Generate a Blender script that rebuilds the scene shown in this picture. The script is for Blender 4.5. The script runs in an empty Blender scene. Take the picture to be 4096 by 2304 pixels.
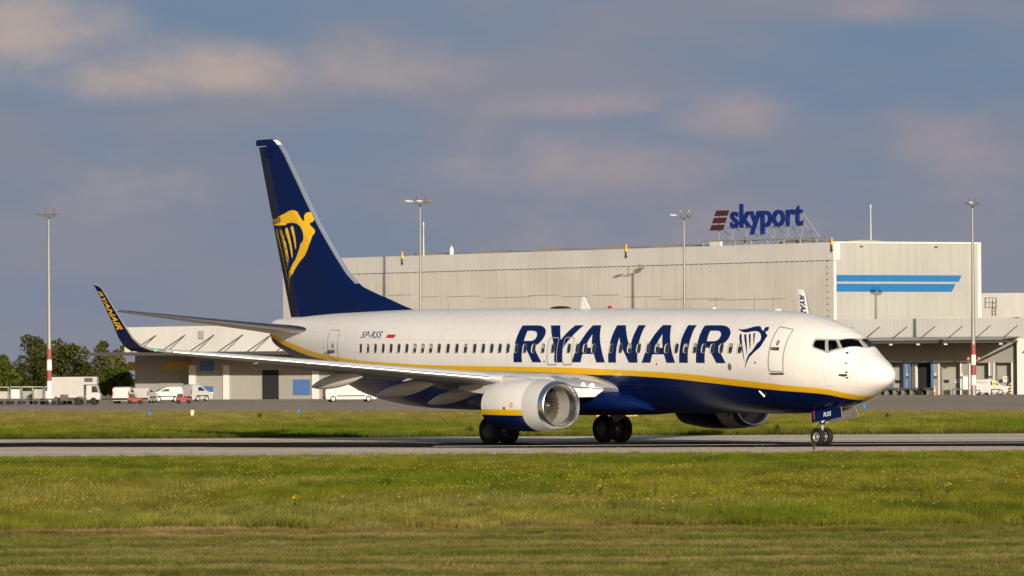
import bpy, bmesh, math, random
import numpy as np
from mathutils import Vector, Matrix, geometry
R = math.radians
random.seed(7); rng = np.random.default_rng(7)
scene = bpy.context.scene
COL = scene.collection

# ------------------------------------------------------------------ camera
FPX, HZ, CAMH, ROLL = 22546.0, 1494.0, 2.745, 0.00603      # focal length and horizon row in 4096 px units
cam = bpy.data.cameras.new("camera")
cam.sensor_width = 36.0
cam.lens = FPX / 4096 * 36
cam.clip_start, cam.clip_end = 1.0, 20000
cam.dof.use_dof = True
cam.dof.focus_distance = 212
cam.dof.aperture_fstop = 11
camo = bpy.data.objects.new("camera", cam); COL.objects.link(camo)
camo.matrix_world = (Matrix.Translation((0, 0, CAMH)) @ Matrix.Rotation(R(90) + math.atan((HZ - 1152) / FPX), 4, 'X')
                     @ Matrix.Rotation(-ROLL, 4, 'Z'))
scene.camera = camo

# ------------------------------------------------------------------ light
SUN_EL, SUN_AZ = 13.4, 12.5          # elevation; degrees right of straight behind the camera
sl = bpy.data.lights.new("sun", 'SUN'); sl.energy = 4.2; sl.angle = R(0.5); sl.color = (1.0, 0.89, 0.75)
so = bpy.data.objects.new("sun", sl); COL.objects.link(so)
tosun = Vector((math.sin(R(SUN_AZ)) * math.cos(R(SUN_EL)), -math.cos(R(SUN_AZ)) * math.cos(R(SUN_EL)), math.sin(R(SUN_EL))))
so.rotation_euler = tosun.to_track_quat('Z', 'Y').to_euler()
so.location = (60, -200, 120)

vs = scene.view_settings
vs.view_transform = 'Standard'; vs.look = 'None'; vs.gamma = 1.0; vs.use_curve_mapping = False
vs.exposure = 0.42

world = bpy.data.worlds.new("World"); scene.world = world
world.use_nodes = True
wn, wl = world.node_tree.nodes, world.node_tree.links
wn.clear()
def nd(t, **kw):
    n = wn.new(t)
    for k, v in kw.items(): setattr(n, k, v)
    return n
def wmath(op, a, b=None, c=None):
    n = nd('ShaderNodeMath', operation=op)
    for i, v in enumerate((a, b, c)):
        if v is None: continue
        if isinstance(v, (int, float)): n.inputs[i].default_value = v
        else: wl.new(v, n.inputs[i])
    return n.outputs[0]
def wramp(val, lo, hi):
    n = nd('ShaderNodeMapRange', interpolation_type='SMOOTHSTEP')
    wl.new(val, n.inputs[0]); n.inputs[1].default_value = lo; n.inputs[2].default_value = hi
    return n.outputs[0]
sky = nd('ShaderNodeTexSky', sky_type='NISHITA', sun_disc=False)
sky.sun_elevation = R(SUN_EL); sky.sun_rotation = R(180 - SUN_AZ)
sky.air_density = 1.0; sky.dust_density = 1.4; sky.ozone_density = 1.5
bg_sky = nd('ShaderNodeBackground'); bg_sky.inputs[1].default_value = 0.065
wl.new(sky.outputs[0], bg_sky.inputs[0])
tc = nd('ShaderNodeTexCoord')
sp = nd('ShaderNodeSeparateXYZ'); wl.new(tc.outputs['Generated'], sp.inputs[0])
DX, DY, DZ = sp.outputs
def wnoise(sx, sz, w, detail=5, rough=0.55, dist=0.0):
    m = nd('ShaderNodeCombineXYZ')
    wl.new(wmath('MULTIPLY', DX, sx), m.inputs[0]); wl.new(wmath('MULTIPLY', DY, sx), m.inputs[1]); wl.new(wmath('MULTIPLY', DZ, sz), m.inputs[2])
    n = nd('ShaderNodeTexNoise', noise_dimensions='4D'); wl.new(m.outputs[0], n.inputs['Vector'])
    n.inputs['W'].default_value = w; n.inputs['Scale'].default_value = 1.0
    n.inputs['Detail'].default_value = detail; n.inputs['Roughness'].default_value = rough; n.inputs['Distortion'].default_value = dist
    return n.outputs['Fac']
def wmix(f, a, b):
    n = nd('ShaderNodeMix', data_type='RGBA')
    if isinstance(f, float): n.inputs[0].default_value = f
    else: wl.new(f, n.inputs[0])
    for i, v in ((6, a), (7, b)):
        if isinstance(v, tuple): n.inputs[i].default_value = v + (1,)
        else: wl.new(v, n.inputs[i])
    return n.outputs[2]
# a cloud bank low in the sky: grey blue veil, with pinkish sunlit clouds placed by bearing and height
def lobe(az, el, wa, we, flat=0.0):
    """soft blob round a bearing/elevation (degrees); 1 in its middle"""
    a = wmath('DIVIDE', wmath('SUBTRACT', DX, math.sin(R(az))), math.sin(R(wa)))
    e = wmath('DIVIDE', wmath('SUBTRACT', DZ, math.sin(R(el))), math.sin(R(we)))
    if flat:
        e = wmath('MULTIPLY', e, wmath('ADD', 1.0, wmath('MULTIPLY', wmath('LESS_THAN', e, 0.0), flat)))
    d = wmath('ADD', wmath('MULTIPLY', a, a), wmath('MULTIPLY', e, e))
    return wmath('MULTIPLY', wmath('EXPONENT', wmath('MULTIPLY', d, -1.0)), wmath('GREATER_THAN', DY, 0.0))
n_big = wnoise(30, 62, 3.1, 6, 0.56, 0.5)
n_fine = wnoise(95, 210, 8.7, 7, 0.62, 0.6)
n_soft = wnoise(22, 70, 5.3, 3, 0.5)
puffs = None
for az, el, wa, we, flat, amp in ((-4.9, 3.5, 1.2, .75, .3, 1.0), (-2.75, 3.05, 1.05, .52, .8, 1.05), (-3.9, 3.0, 1.5, .45, .7, .85), (-1.7, 3.1, 1.9, .6, .5, .74), (.85, 2.72, 1.25, .22, .3, .80),
                             (2.2, 2.6, .85, .42, .3, .82), (.5, 2.05, 2.2, .5, 0, .70), (4.7, 2.1, 1.1, .8, 0, .68), (3.75, 3.72, .8, .25, 0, .62), (.9, 1.5, 3.2, .8, 0, .55), (-3.6, 1.9, 2.2, .6, 0, .46)):
    g = wmath('MULTIPLY', lobe(az, el, wa, we, flat), amp)
    puffs = g if puffs is None else wmath('MAXIMUM', puffs, g)
tex = wmath('ADD', wmath('MULTIPLY', n_big, 0.70), wmath('MULTIPLY', n_fine, 0.30))
pf = wramp(wmath('ADD', puffs, wmath('MULTIPLY', wmath('SUBTRACT', tex, 0.5), 1.9)), 0.22, 1.42)
low = wmath('SUBTRACT', 1.0, wramp(DZ, 0.0, 0.075))          # 1 at the horizon
veil = wmix(wramp(wmath('ADD', n_soft, wmath('MULTIPLY', low, 0.12)), 0.35, 0.75), (.150, .226, .345), (.250, .252, .312))
veil = wmix(wmath('MULTIPLY', low, 0.55), veil, (.240, .258, .328))
warm = wmix(wramp(DX, -.05, .03), (.50, .395, .345), (.42, .322, .325))      # whiter to the left, pinker to the right
cloud = wmix(pf, veil, warm)
bg_cl = nd('ShaderNodeBackground'); wl.new(cloud, bg_cl.inputs[0]); bg_cl.inputs[1].default_value = 0.74
cover = wmath('MULTIPLY', wmath('SUBTRACT', 1.0, wmath('MULTIPLY', wramp(DZ, 0.10, 0.45), 0.8)), 0.96)
cover = wmath('MULTIPLY', cover, wramp(DY, -0.35, 0.35))      # the bank stands on the side away from the sun
mxs = nd('ShaderNodeMixShader'); wl.new(cover, mxs.inputs[0])
wl.new(bg_sky.outputs[0], mxs.inputs[1]); wl.new(bg_cl.outputs[0], mxs.inputs[2])
wo = nd('ShaderNodeOutputWorld'); wl.new(mxs.outputs[0], wo.inputs[0])

def at(u, v, Y):
    """the point at distance Y ahead that the photograph shows at pixel (u, v) of 4096 x 2304"""
    a, b = u - 2048, v - 1152
    x = a - ROLL * b; w = b + ROLL * a
    return Vector((x / FPX * Y, Y, CAMH - (w - (HZ - 1152)) / FPX * Y))
def ground(u, v):
    w = (v - 1152) + ROLL * (u - 2048) - (HZ - 1152)
    return at(u, v, CAMH * FPX / w)

# ------------------------------------------------------------------ helpers
def tag(o, label=None, cat=None, group=None, kind=None):
    for k, v in (('label', label), ('category', cat), ('group', group), ('kind', kind)):
        if v: o[k] = v
    return o
def empty(name, loc, rz=0.0):
    o = bpy.data.objects.new(name, None); COL.objects.link(o)
    o.location = loc; o.rotation_euler = (0, 0, rz); o.empty_display_size = 0.5
    return o
def copy_tree(o, parent=None):
    c = o.copy(); COL.objects.link(c)
    if parent: c.parent = parent
    for ch in list(o.children): copy_tree(ch, c)
    return c
class MB:
    """collects shapes for one mesh"""
    def __init__(s): s.v = []; s.f = []; s.m = []
    def add(s, vs, fs, mi=0, M=None):
        b = len(s.v)
        s.v += [tuple(M @ Vector(p)) if M else tuple(p) for p in vs]
        s.f += [tuple(i + b for i in f) for f in fs]; s.m += [mi] * len(fs)
        return s
    def box(s, c, d, mi=0, M=None):
        x, y, z = c; a, b, e = d[0] / 2, d[1] / 2, d[2] / 2
        vs = [(x + i * a, y + j * b, z + k * e) for i in (-1, 1) for j in (-1, 1) for k in (-1, 1)]
        return s.add(vs, [(0, 1, 3, 2), (4, 6, 7, 5), (0, 4, 5, 1), (2, 3, 7, 6), (0, 2, 6, 4), (1, 5, 7, 3)], mi, M)
    def loft(s, secs, mi=0, closed=True, caps=(True, True), M=None):
        n = len(secs[0]); vs = [p for q in secs for p in q]; fs = []
        for i in range(len(secs) - 1):
            for j in range(n if closed else n - 1):
                k = (j + 1) % n
                fs.append((i * n + j, i * n + k, (i + 1) * n + k, (i + 1) * n + j))
        if caps[0]: fs.append(tuple(range(n - 1, -1, -1)))
        if caps[1]: fs.append(tuple((len(secs) - 1) * n + j for j in range(n)))
        return s.add(vs, fs, mi, M)
    def tube(s, pts, r, n=8, mi=0, M=None):
        pts = [Vector(p) for p in pts]; rs = r if isinstance(r, (list, tuple)) else [r] * len(pts)
        secs = []
        for i, p in enumerate(pts):
            t = (pts[min(i + 1, len(pts) - 1)] - pts[max(i - 1, 0)]).normalized()
            u = t.cross(Vector((0, 0, 1)) if abs(t.z) < .95 else Vector((1, 0, 0))).normalized(); w = t.cross(u)
            secs.append([tuple(p + (u * math.cos(2 * math.pi * k / n) + w * math.sin(2 * math.pi * k / n)) * rs[i]) for k in range(n)])
        return s.loft(secs, mi, M=M)
    def lathe(s, prof, n=32, mi=0, M=None, caps=(False, False), scale=None):
        """profile (x, r) turned round the X axis"""
        secs = []
        for x, r in prof:
            q = []
            for k in range(n):
                a = 2 * math.pi * k / n
                y, z = r * math.cos(a), r * math.sin(a)
                if scale: y, z = scale(x, y, z)
                q.append((x, y, z))
            secs.append(q)
        return s.loft(secs, mi, caps=caps, M=M)
    def prism(s, poly, y0, y1, mi=0, M=None):
        """outline in (x, z) given depth from y0 to y1"""
        n = len(poly)
        vs = [(x, y0, z) for x, z in poly] + [(x, y1, z) for x, z in poly]
        fs = [tuple(range(n)), tuple(range(2 * n - 1, n - 1, -1))] + [(j, n + j, n + (j + 1) % n, (j + 1) % n) for j in range(n)]
        return s.add(vs, fs, mi, M)
    def build(s, name, mats, parent=None, smooth=False, fix=True, angle=40):
        me = bpy.data.meshes.new(name)
        me.from_pydata(s.v, [], s.f)
        for m in (mats if isinstance(mats, (list, tuple)) else [mats]): me.materials.append(m)
        me.polygons.foreach_set('material_index', s.m)
        if fix:
            bm = bmesh.new(); bm.from_mesh(me); bmesh.ops.recalc_face_normals(bm, faces=bm.faces); bm.to_mesh(me); bm.free()
        if smooth:
            me.polygons.foreach_set('use_smooth', [True] * len(me.polygons))
            if angle: me.set_sharp_from_angle(angle=R(angle))
        me.update()
        o = bpy.data.objects.new(name, me); COL.objects.link(o)
        if parent: o.parent = parent
        return o
def text_mesh(body, size=1.0, bold=0.0, shear=0.0, space=1.0, xs=1.0):
    """flat text as (verts, faces) in x, y"""
    cu = bpy.data.curves.new('t', 'FONT'); cu.body = body; cu.size = size; cu.offset = bold; cu.shear = shear; cu.space_character = space
    cu.resolution_u = 5
    ob = bpy.data.objects.new('t', cu); COL.objects.link(ob)
    dg = bpy.context.evaluated_depsgraph_get(); dg.update()
    me = bpy.data.meshes.new_from_object(ob.evaluated_get(dg))
    bm = bmesh.new(); bm.from_mesh(me); bmesh.ops.triangulate(bm, faces=bm.faces)
    bm.to_mesh(me); bm.free()
    v = [(p.co.x * xs, p.co.y) for p in me.vertices]; f = [tuple(p.vertices) for p in me.polygons]
    bpy.data.objects.remove(ob); bpy.data.curves.remove(cu); bpy.data.meshes.remove(me)
    x0 = min(p[0] for p in v); x1 = max(p[0] for p in v); y0 = min(p[1] for p in v); y1 = max(p[1] for p in v)
    return v, f, (x0, x1, y0, y1)

# ------------------------------------------------------------------ materials
def newmat(name):
    m = bpy.data.materials.new(name); m.use_nodes = True
    nt = m.node_tree; b = nt.nodes['Principled BSDF']
    return m, nt, b
def noise_mix(nt, col, amt, scale, detail=4, stretch=(1, 1, 1), dark=0.6, coord='Object'):
    t = nt.nodes.new('ShaderNodeTexCoord'); mp = nt.nodes.new('ShaderNodeMapping'); mp.inputs['Scale'].default_value = stretch
    nt.links.new(t.outputs[coord], mp.inputs[0])
    n = nt.nodes.new('ShaderNodeTexNoise'); n.inputs['Scale'].default_value = scale; n.inputs['Detail'].default_value = detail
    nt.links.new(mp.outputs[0], n.inputs['Vector'])
    r = nt.nodes.new('ShaderNodeMapRange'); r.inputs[1].default_value = 0.35; r.inputs[2].default_value = 0.7
    r.inputs[3].default_value = 0.0; r.inputs[4].default_value = amt
    nt.links.new(n.outputs['Fac'], r.inputs[0])
    mx = nt.nodes.new('ShaderNodeMix'); mx.data_type = 'RGBA'
    nt.links.new(r.outputs[0], mx.inputs[0])
    if isinstance(col, tuple): mx.inputs[6].default_value = col + (1,); mx.inputs[7].default_value = tuple(c * dark for c in col) + (1,)
    else:
        nt.links.new(col, mx.inputs[6])
        d = nt.nodes.new('ShaderNodeMix'); d.data_type = 'RGBA'; d.blend_type = 'MULTIPLY'; d.inputs[0].default_value = 1
        nt.links.new(col, d.inputs[6]); d.inputs[7].default_value = (dark, dark, dark * .95, 1); nt.links.new(d.outputs[2], mx.inputs[7])
    return mx.outputs[2]
def mat(name, col, rough=0.5, metal=0.0, var=0.15, scale=3.0, stretch=(1, 1, 1), dark=0.7, emit=0.0, spec=0.5, coat=0.0, bump=0.0):
    m, nt, b = newmat(name)
    nt.links.new(noise_mix(nt, col, var, scale, 5, stretch, dark), b.inputs['Base Color'])
    b.inputs['Roughness'].default_value = rough; b.inputs['Metallic'].default_value = metal
    b.inputs['Specular IOR Level'].default_value = spec; b.inputs['Coat Weight'].default_value = coat
    b.inputs['Coat Roughness'].default_value = 0.08
    if emit: b.inputs['Emission Color'].default_value = col + (1,); b.inputs['Emission Strength'].default_value = emit
    if bump:
        n = nt.nodes.new('ShaderNodeTexNoise'); n.inputs['Scale'].default_value = scale * 3
        t = nt.nodes.new('ShaderNodeTexCoord'); nt.links.new(t.outputs['Object'], n.inputs['Vector'])
        bp = nt.nodes.new('ShaderNodeBump'); bp.inputs['Strength'].default_value = bump; bp.inputs['Distance'].default_value = .02
        nt.links.new(n.outputs['Fac'], bp.inputs['Height']); nt.links.new(bp.outputs[0], b.inputs['Normal'])
    return m
WHITE, NAVY, YELLOW = (.80, .765, .725), (.0012, .0085, .060), (.80, .465, .012)
def livery(name, rough=.28):
    """white over a yellow band over navy; the band follows two vertex attributes"""
    m, nt, b = newmat(name)
    L, N = nt.links, nt.nodes
    def attr(n):
        a = N.new('ShaderNodeAttribute'); a.attribute_name = n
        g = N.new('ShaderNodeMath'); g.operation = 'GREATER_THAN'; g.inputs[1].default_value = 0; L.new(a.outputs['Fac'], g.inputs[0]); return g.outputs[0]
    m1 = N.new('ShaderNodeMix'); m1.data_type = 'RGBA'; L.new(attr('band_low'), m1.inputs[0])
    m1.inputs[6].default_value = NAVY + (1,); m1.inputs[7].default_value = YELLOW + (1,)
    m2 = N.new('ShaderNodeMix'); m2.data_type = 'RGBA'; L.new(attr('band_up'), m2.inputs[0])
    L.new(m1.outputs[2], m2.inputs[6]); m2.inputs[7].default_value = WHITE + (1,)
    # skin joints: thin slightly darker lines round and along the body, from the unwrapped skin
    uv = N.new('ShaderNodeUVMap'); uv.uv_map = 'skin'
    sx = N.new('ShaderNodeSeparateXYZ'); L.new(uv.outputs[0], sx.inputs[0])
    def line(sock, period, w):
        a = N.new('ShaderNodeMath'); a.operation = 'DIVIDE'; L.new(sock, a.inputs[0]); a.inputs[1].default_value = period
        f = N.new('ShaderNodeMath'); f.operation = 'FRACT'; L.new(a.outputs[0], f.inputs[0])
        c = N.new('ShaderNodeMath'); c.operation = 'LESS_THAN'; L.new(f.outputs[0], c.inputs[0]); c.inputs[1].default_value = w / period
        return c.outputs[0]
    mxn = N.new('ShaderNodeMath'); mxn.operation = 'MAXIMUM'; L.new(line(sx.outputs[0], 2.54, .02), mxn.inputs[0]); L.new(line(sx.outputs[1], .93, .012), mxn.inputs[1])
    k = N.new('ShaderNodeMath'); k.operation = 'MULTIPLY'; L.new(mxn.outputs[0], k.inputs[0]); k.inputs[1].default_value = .30
    m3 = N.new('ShaderNodeMix'); m3.data_type = 'RGBA'; L.new(k.outputs[0], m3.inputs[0]); L.new(m2.outputs[2], m3.inputs[6]); m3.inputs[7].default_value = (.12, .11, .10, 1)
    c = noise_mix(nt, m3.outputs[2], .30, .9, 7, (.35, 1, 2.2), .80)
    c = noise_mix(nt, c, .22, 2.2, 6, (3.0, 1, .22), .78)
    # the cabin side of the skin is a dark lining
    ge = N.new('ShaderNodeNewGeometry'); m4 = N.new('ShaderNodeMix'); m4.data_type = 'RGBA'
    L.new(ge.outputs['Backfacing'], m4.inputs[0]); L.new(c, m4.inputs[6]); m4.inputs[7].default_value = (.012, .013, .016, 1)
    L.new(m4.outputs[2], b.inputs['Base Color'])
    b.inputs['Roughness'].default_value = rough; b.inputs['Specular IOR Level'].default_value = .3; b.inputs['Coat Weight'].default_value = .04; b.inputs['Coat Roughness'].default_value = .1
    return m
M = {}
M['livery'] = livery('airliner paint')
M['navy'] = mat('navy paint', NAVY, .38, var=.2, scale=1.2, dark=.75, spec=.2)
M['navy_letter'] = mat('navy lettering', (.0018, .0115, .082), .38, var=.15, scale=2, spec=.3)
M['yellow'] = mat('yellow paint', YELLOW, .35, var=.15, scale=2, dark=.85)
M['white'] = mat('white paint', WHITE, .35, var=.2, scale=1.5, dark=.88, coat=.15)
M['wing_grey'] = mat('wing grey paint', (.50, .50, .50), .4, var=.3, scale=1.6, stretch=(1, .3, 1), dark=.8)
M['inlet_grey'] = mat('pale grey paint', (.56, .545, .525), .38, var=.15, scale=2, dark=.88)
M['metal'] = mat('polished aluminium', (.84, .83, .81), .27, 1.0, var=.15, scale=3, dark=.85)
M['dull_metal'] = mat('brushed aluminium', (.55, .54, .52), .38, 1.0, var=.3, scale=5, dark=.7)
M['chrome'] = mat('bright leading edge', (.58, .57, .55), .17, 1.0, var=.1, scale=3, dark=.9)
M['dim_red'] = mat('faded red paint', (.26, .022, .016), .6)
M['slat_metal'] = mat('satin slat nose', (.78, .78, .77), .28, .8, var=.15, scale=3, dark=.9)
M['edge_metal'] = mat('satin leading edge', (.27, .315, .385), .42, .35, var=.15, scale=3, dark=.9)
M['hot_metal'] = mat('exhaust metal', (.20, .17, .14), .45, .9, var=.4, scale=4, dark=.5)
M['dark'] = mat('black rubber seal', (.012, .012, .013), .6)
M['tyre'] = mat('tyre rubber', (.014, .0135, .013), .75, var=.4, scale=8, dark=.5, spec=.3)
M['main_rim'] = mat('shade darkened rim', (.09, .085, .08), .5, .3, var=.5, scale=9, dark=.4)  # main rims darkened in colour to stand in for shade under wing and body
M['rim'] = mat('wheel rim', (.45, .44, .41), .45, .4, var=.5, scale=9, dark=.4)
M['strut'] = mat('landing gear grey', (.42, .41, .39), .45, .2, var=.5, scale=6, dark=.5)
M['rubber_grey'] = mat('door seal grey', (.33, .32, .29), .6, var=.2)
M['rim_grey'] = mat('window rim grey', (.17, .16, .145), .5, var=.2)
M['pane'] = mat('cabin pane', (.02, .032, .045), .06, var=.6, scale=1.2, dark=.3, spec=.8)
M['reveal'] = mat('window reveal', (.36, .33, .29), .5, var=.2)
M['red'] = mat('red paint', (.55, .02, .012), .4)
M['door_inner'] = mat('gear door inner skin', (.30, .29, .26), .5, .2, var=.5, scale=4, dark=.5)
M['slat_paint'] = mat('slat paint', (.64, .635, .62), .4, var=.2, scale=2, dark=.85)
M['maroon'] = mat('maroon sign panel', (.07, .013, .017), .5, var=.25)
M['fan'] = mat('fan blade titanium', (.13, .115, .10), .4, .7, var=.3)
M['duct'] = mat('inlet acoustic liner', (.36, .345, .31), .5, var=.15, scale=6, dark=.9)
M['lamp_on'] = mat('landing lamp', (1.0, .97, .9), .3, emit=16, var=0)
M['lens'] = mat('lamp lens', (.75, .75, .72), .15, emit=.8, var=.1)
M['green_lamp'] = mat('green lamp', (.05, .8, .15), .3, emit=1.2, var=0)
def glass_mat():
    m, nt, b = newmat('cockpit glass')
    out = nt.nodes['Material Output']
    tr = nt.nodes.new('ShaderNodeBsdfTransparent'); tr.inputs[0].default_value = (.55, .60, .62, 1)
    gl = nt.nodes.new('ShaderNodeBsdfGlossy'); gl.inputs['Roughness'].default_value = .03
    fr = nt.nodes.new('ShaderNodeFresnel'); fr.inputs[0].default_value = 1.45
    mx = nt.nodes.new('ShaderNodeMixShader'); nt.links.new(fr.outputs[0], mx.inputs[0])
    nt.links.new(tr.outputs[0], mx.inputs[1]); nt.links.new(gl.outputs[0], mx.inputs[2]); nt.links.new(mx.outputs[0], out.inputs[0])
    nt.nodes.remove(b)
    return m
M['glass'] = glass_mat()
# ================================================================== the airliner
# fuselage stations: s metres aft of a datum, y metres to starboard, z above the ground
def Lc(s, y, z): return (19.6 - s, -y, z)
YAW = 0.890022
jet = empty('passenger_jet', (1.6955, 220.068, 0), -YAW)
tag(jet, 'white passenger jet with navy belly, yellow band and harp on its navy tail, taxiing', 'airliner')
TOP=[(.42,2.60),(.45,2.76),(.52,2.88),(.67,2.99),(.9,3.13),(1.12,3.26),(1.35,3.38),(1.57,3.52),(1.78,3.67),(1.95,3.80),(2.2,3.99),(2.55,4.21),(2.9,4.38),(3.3,4.52),(3.8,4.66),(4.3,4.77),(5,4.90),(6,4.995),(7.3,5.07),(9.5,5.13),(13.7,5.2),(18.4,5.26),(23.3,5.32),(28.6,5.34),(32.8,5.29),(36,5.16),(37,5.10),(37.9,5.03),(38.02,4.95)]
BOT=[(.42,2.60),(.45,2.45),(.52,2.34),(.67,2.22),(.9,2.10),(1.12,2.0),(1.35,1.90),(1.78,1.73),(2.2,1.6),(2.7,1.48),(3.2,1.39),(4,1.28),(5,1.21),(7,1.19),(12,1.22),(18,1.25),(22,1.27),(24.8,1.31),(27,1.37),(28.4,1.46),(29.9,1.63),(31.3,1.90),(32.8,2.38),(34,2.76),(35.5,3.19),(37.2,3.74),(37.9,4.05),(38.02,4.3)]
HW=[(.42,0),(.45,.19),(.52,.32),(.67,.47),(.9,.64),(1.12,.77),(1.35,.89),(1.78,1.08),(2.2,1.25),(2.7,1.41),(3.2,1.54),(4,1.71),(5,1.83),(6,1.87),(7,1.88),(24,1.88),(26,1.87),(28,1.80),(30,1.63),(32,1.36),(34,1.02),(36,.67),(37,.49),(37.9,.33),(38.02,.27)]
ZC=[(.42,2.60),(.9,2.64),(1.35,2.70),(2.2,2.82),(3,2.92),(4,3.02),(6,3.15),(9.5,3.25),(18.4,3.38),(23.3,3.44),(27,3.5),(30,3.68),(33,4.0),(36,4.35),(38.02,4.62)]
def interp(T):
    n=len(T);x=[t[0] for t in T];y=[t[1] for t in T]
    h=[x[i+1]-x[i] for i in range(n-1)];d=[(y[i+1]-y[i])/h[i] for i in range(n-1)]
    m=[d[0]]+[0 if d[i-1]*d[i]<=0 else (2*h[i]+h[i-1]+h[i]+2*h[i-1])/((2*h[i]+h[i-1])/d[i-1]+(h[i]+2*h[i-1])/d[i]) for i in range(1,n-1)]+[d[-1]]
    def f(s):
        if s<=x[0]: return y[0]
        if s>=x[-1]: return y[-1]
        lo,hi=0,n-1
        while hi-lo>1:
            k=(lo+hi)//2
            if x[k]<=s: lo=k
            else: hi=k
        t=(s-x[lo])/h[lo]
        return y[lo]*(2*t**3-3*t*t+1)+m[lo]*h[lo]*(t**3-2*t*t+t)+y[hi]*(-2*t**3+3*t*t)+m[hi]*h[lo]*(t**3-t*t)
    return f
fT,fB,fW,fZ=map(interp,(TOP,BOT,HW,ZC))
def fpt(s,a):
    """a: angle from +y(starboard) going up"""
    c,sn=math.cos(a),math.sin(a)
    z0=fZ(s);H=(fT(s)-z0) if sn>=0 else (z0-fB(s))
    return fW(s)*c, z0+H*sn
def fy(s,z):
    z0=fZ(s);H=(fT(s)-z0) if z>=z0 else (z0-fB(s))
    t=(z-z0)/max(H,1e-6)
    return fW(s)*math.sqrt(max(0,1-t*t))

ZU = [(1.2,1.74),(1.35,1.80),(1.6,1.86),(2.0,1.96),(2.65,2.105),(4.48,2.26),(5.37,2.34),(7.17,2.49),(9.66,2.69),(11.59,2.78),(13.26,2.85),(16.24,2.95),(21.04,3.03),(25.35,3.10),(27.15,3.17),(28.96,3.25),(30.89,3.36),(31.86,3.45),(32.69,3.52),(33.39,3.59),(34.4,3.74),(35.6,3.97),(36.92,4.25),(37.63,4.42),(38.02,4.5)]
ZL = [(1.2,1.5),(1.35,1.58),(1.9,1.69),(2.06,1.73),(2.8,1.91),(4.8,2.06),(6.11,2.16),(8.52,2.35),(11.02,2.54),(13.4,2.64),(15.31,2.68),(17.66,2.76),(19.71,2.81),(24,2.90),(29,3.08),(31.5,3.22),(33.55,3.39),(34.38,3.49),(35.41,3.66),(36.1,3.82),(36.88,4.01),(37.6,4.27),(38.02,4.36)]
fU, fL = interp(ZU), interp(ZL)
def fn(s, a):
    """unit normal of the skin, in (s, y, z)"""
    e = 1e-3; s0 = max(s, .43)
    y1, z1 = fpt(s0 + e, a); y0, z0 = fpt(s0 - e, a); y2, z2 = fpt(s0, a + e); y3, z3 = fpt(s0, a - e)
    n = Vector((2 * e, y1 - y0, z1 - z0)).cross(Vector((0, y2 - y3, z2 - z3)))
    n.normalize()
    if n.y * math.cos(a) + n.z * math.sin(a) < 0: n.negate()
    return n if s > .425 else Vector((-1, 0, 0))
def on_skin(s, a, off=0.0):
    y, z = fpt(s, a); n = fn(s, a)
    return (s + n.x * off, y + n.y * off, z + n.z * off)
def inside(loop, P):
    x, y = P[:, 0], P[:, 1]; c = np.zeros(len(P), bool); n = len(loop)
    for i in range(n):
        x0, y0 = loop[i]; x1, y1 = loop[(i + 1) % n]
        if y0 == y1: continue
        c ^= ((y0 > y) != (y1 > y)) & (x < (x1 - x0) * (y - y0) / (y1 - y0) + x0)
    return c
KA = 1.88
def cdt(loops, extra, keep):
    """triangulate loops (s, a) with extra points; keep(centroids) picks the triangles"""
    vs, es = [], []
    for lp in loops:
        b = len(vs); vs += [Vector((s, a * KA)) for s, a in lp]; n = len(lp)
        es += [(b + i, b + (i + 1) % n) for i in range(n)]
    vs += [Vector((s, a * KA)) for s, a in extra]
    V, _, F, *_ = geometry.delaunay_2d_cdt(vs, es, [], 0, 1e-6)
    V = [(v.x, v.y / KA) for v in V]
    F = [tuple(f) for f in F]
    C = np.array([[sum(V[i][0] for i in f) / len(f), sum(V[i][1] for i in f) / len(f)] for f in F])
    k = keep(C)
    return V, [f for f, q in zip(F, k) if q]
def evenodd(loops):
    def k(C):
        c = np.zeros(len(C), bool)
        for lp in loops: c ^= inside(lp, C)
        return c
    return k
def grid_pts(loops, ds, da):
    s0 = min(p[0] for l in loops for p in l); s1 = max(p[0] for l in loops for p in l)
    a0 = min(p[1] for l in loops for p in l); a1 = max(p[1] for l in loops for p in l)
    P = np.array([(s, a) for s in np.arange(s0 + ds * .5, s1, ds) for a in np.arange(a0 + da * .5, a1, da)])
    return [] if len(P) == 0 else [tuple(p) for p in P[evenodd(loops)(P)]]
def skin_sheet(name, groups, m, off, parent, ds=.11, da=.055, cut=()):
    """thin film on the skin; groups of loops in (s, a), inner loops are holes"""
    b = MB()
    for loops in groups:
        c0, c1 = min(p[0] for p in loops[0]), max(p[0] for p in loops[0])
        cc = [c for c in cut if max(p[0] for p in c) > c0 and min(p[0] for p in c) < c1]
        def keep(C, loops=loops, cc=cc):
            k = evenodd(loops)(C)
            for c in cc: k &= ~inside(c, C)
            return k
        V, F = cdt(loops + cc, grid_pts(loops, ds, da), keep)
        b.add([Lc(*on_skin(s, a, off)) for s, a in V], F)
    return b.build(name, m, parent, smooth=True, fix=False)
def set_livery(me, ups, los, uvs):
    for n, d in (('band_up', ups), ('band_low', los)):
        a = me.attributes.new(n, 'FLOAT', 'POINT'); a.data.foreach_set('value', d)
    uv = me.uv_layers.new(name='skin')
    li = np.zeros(len(me.loops), np.int32); me.loops.foreach_get('vertex_index', li)
    uv.data.foreach_set('uv', np.array(uvs, np.float32)[li].ravel())
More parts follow.
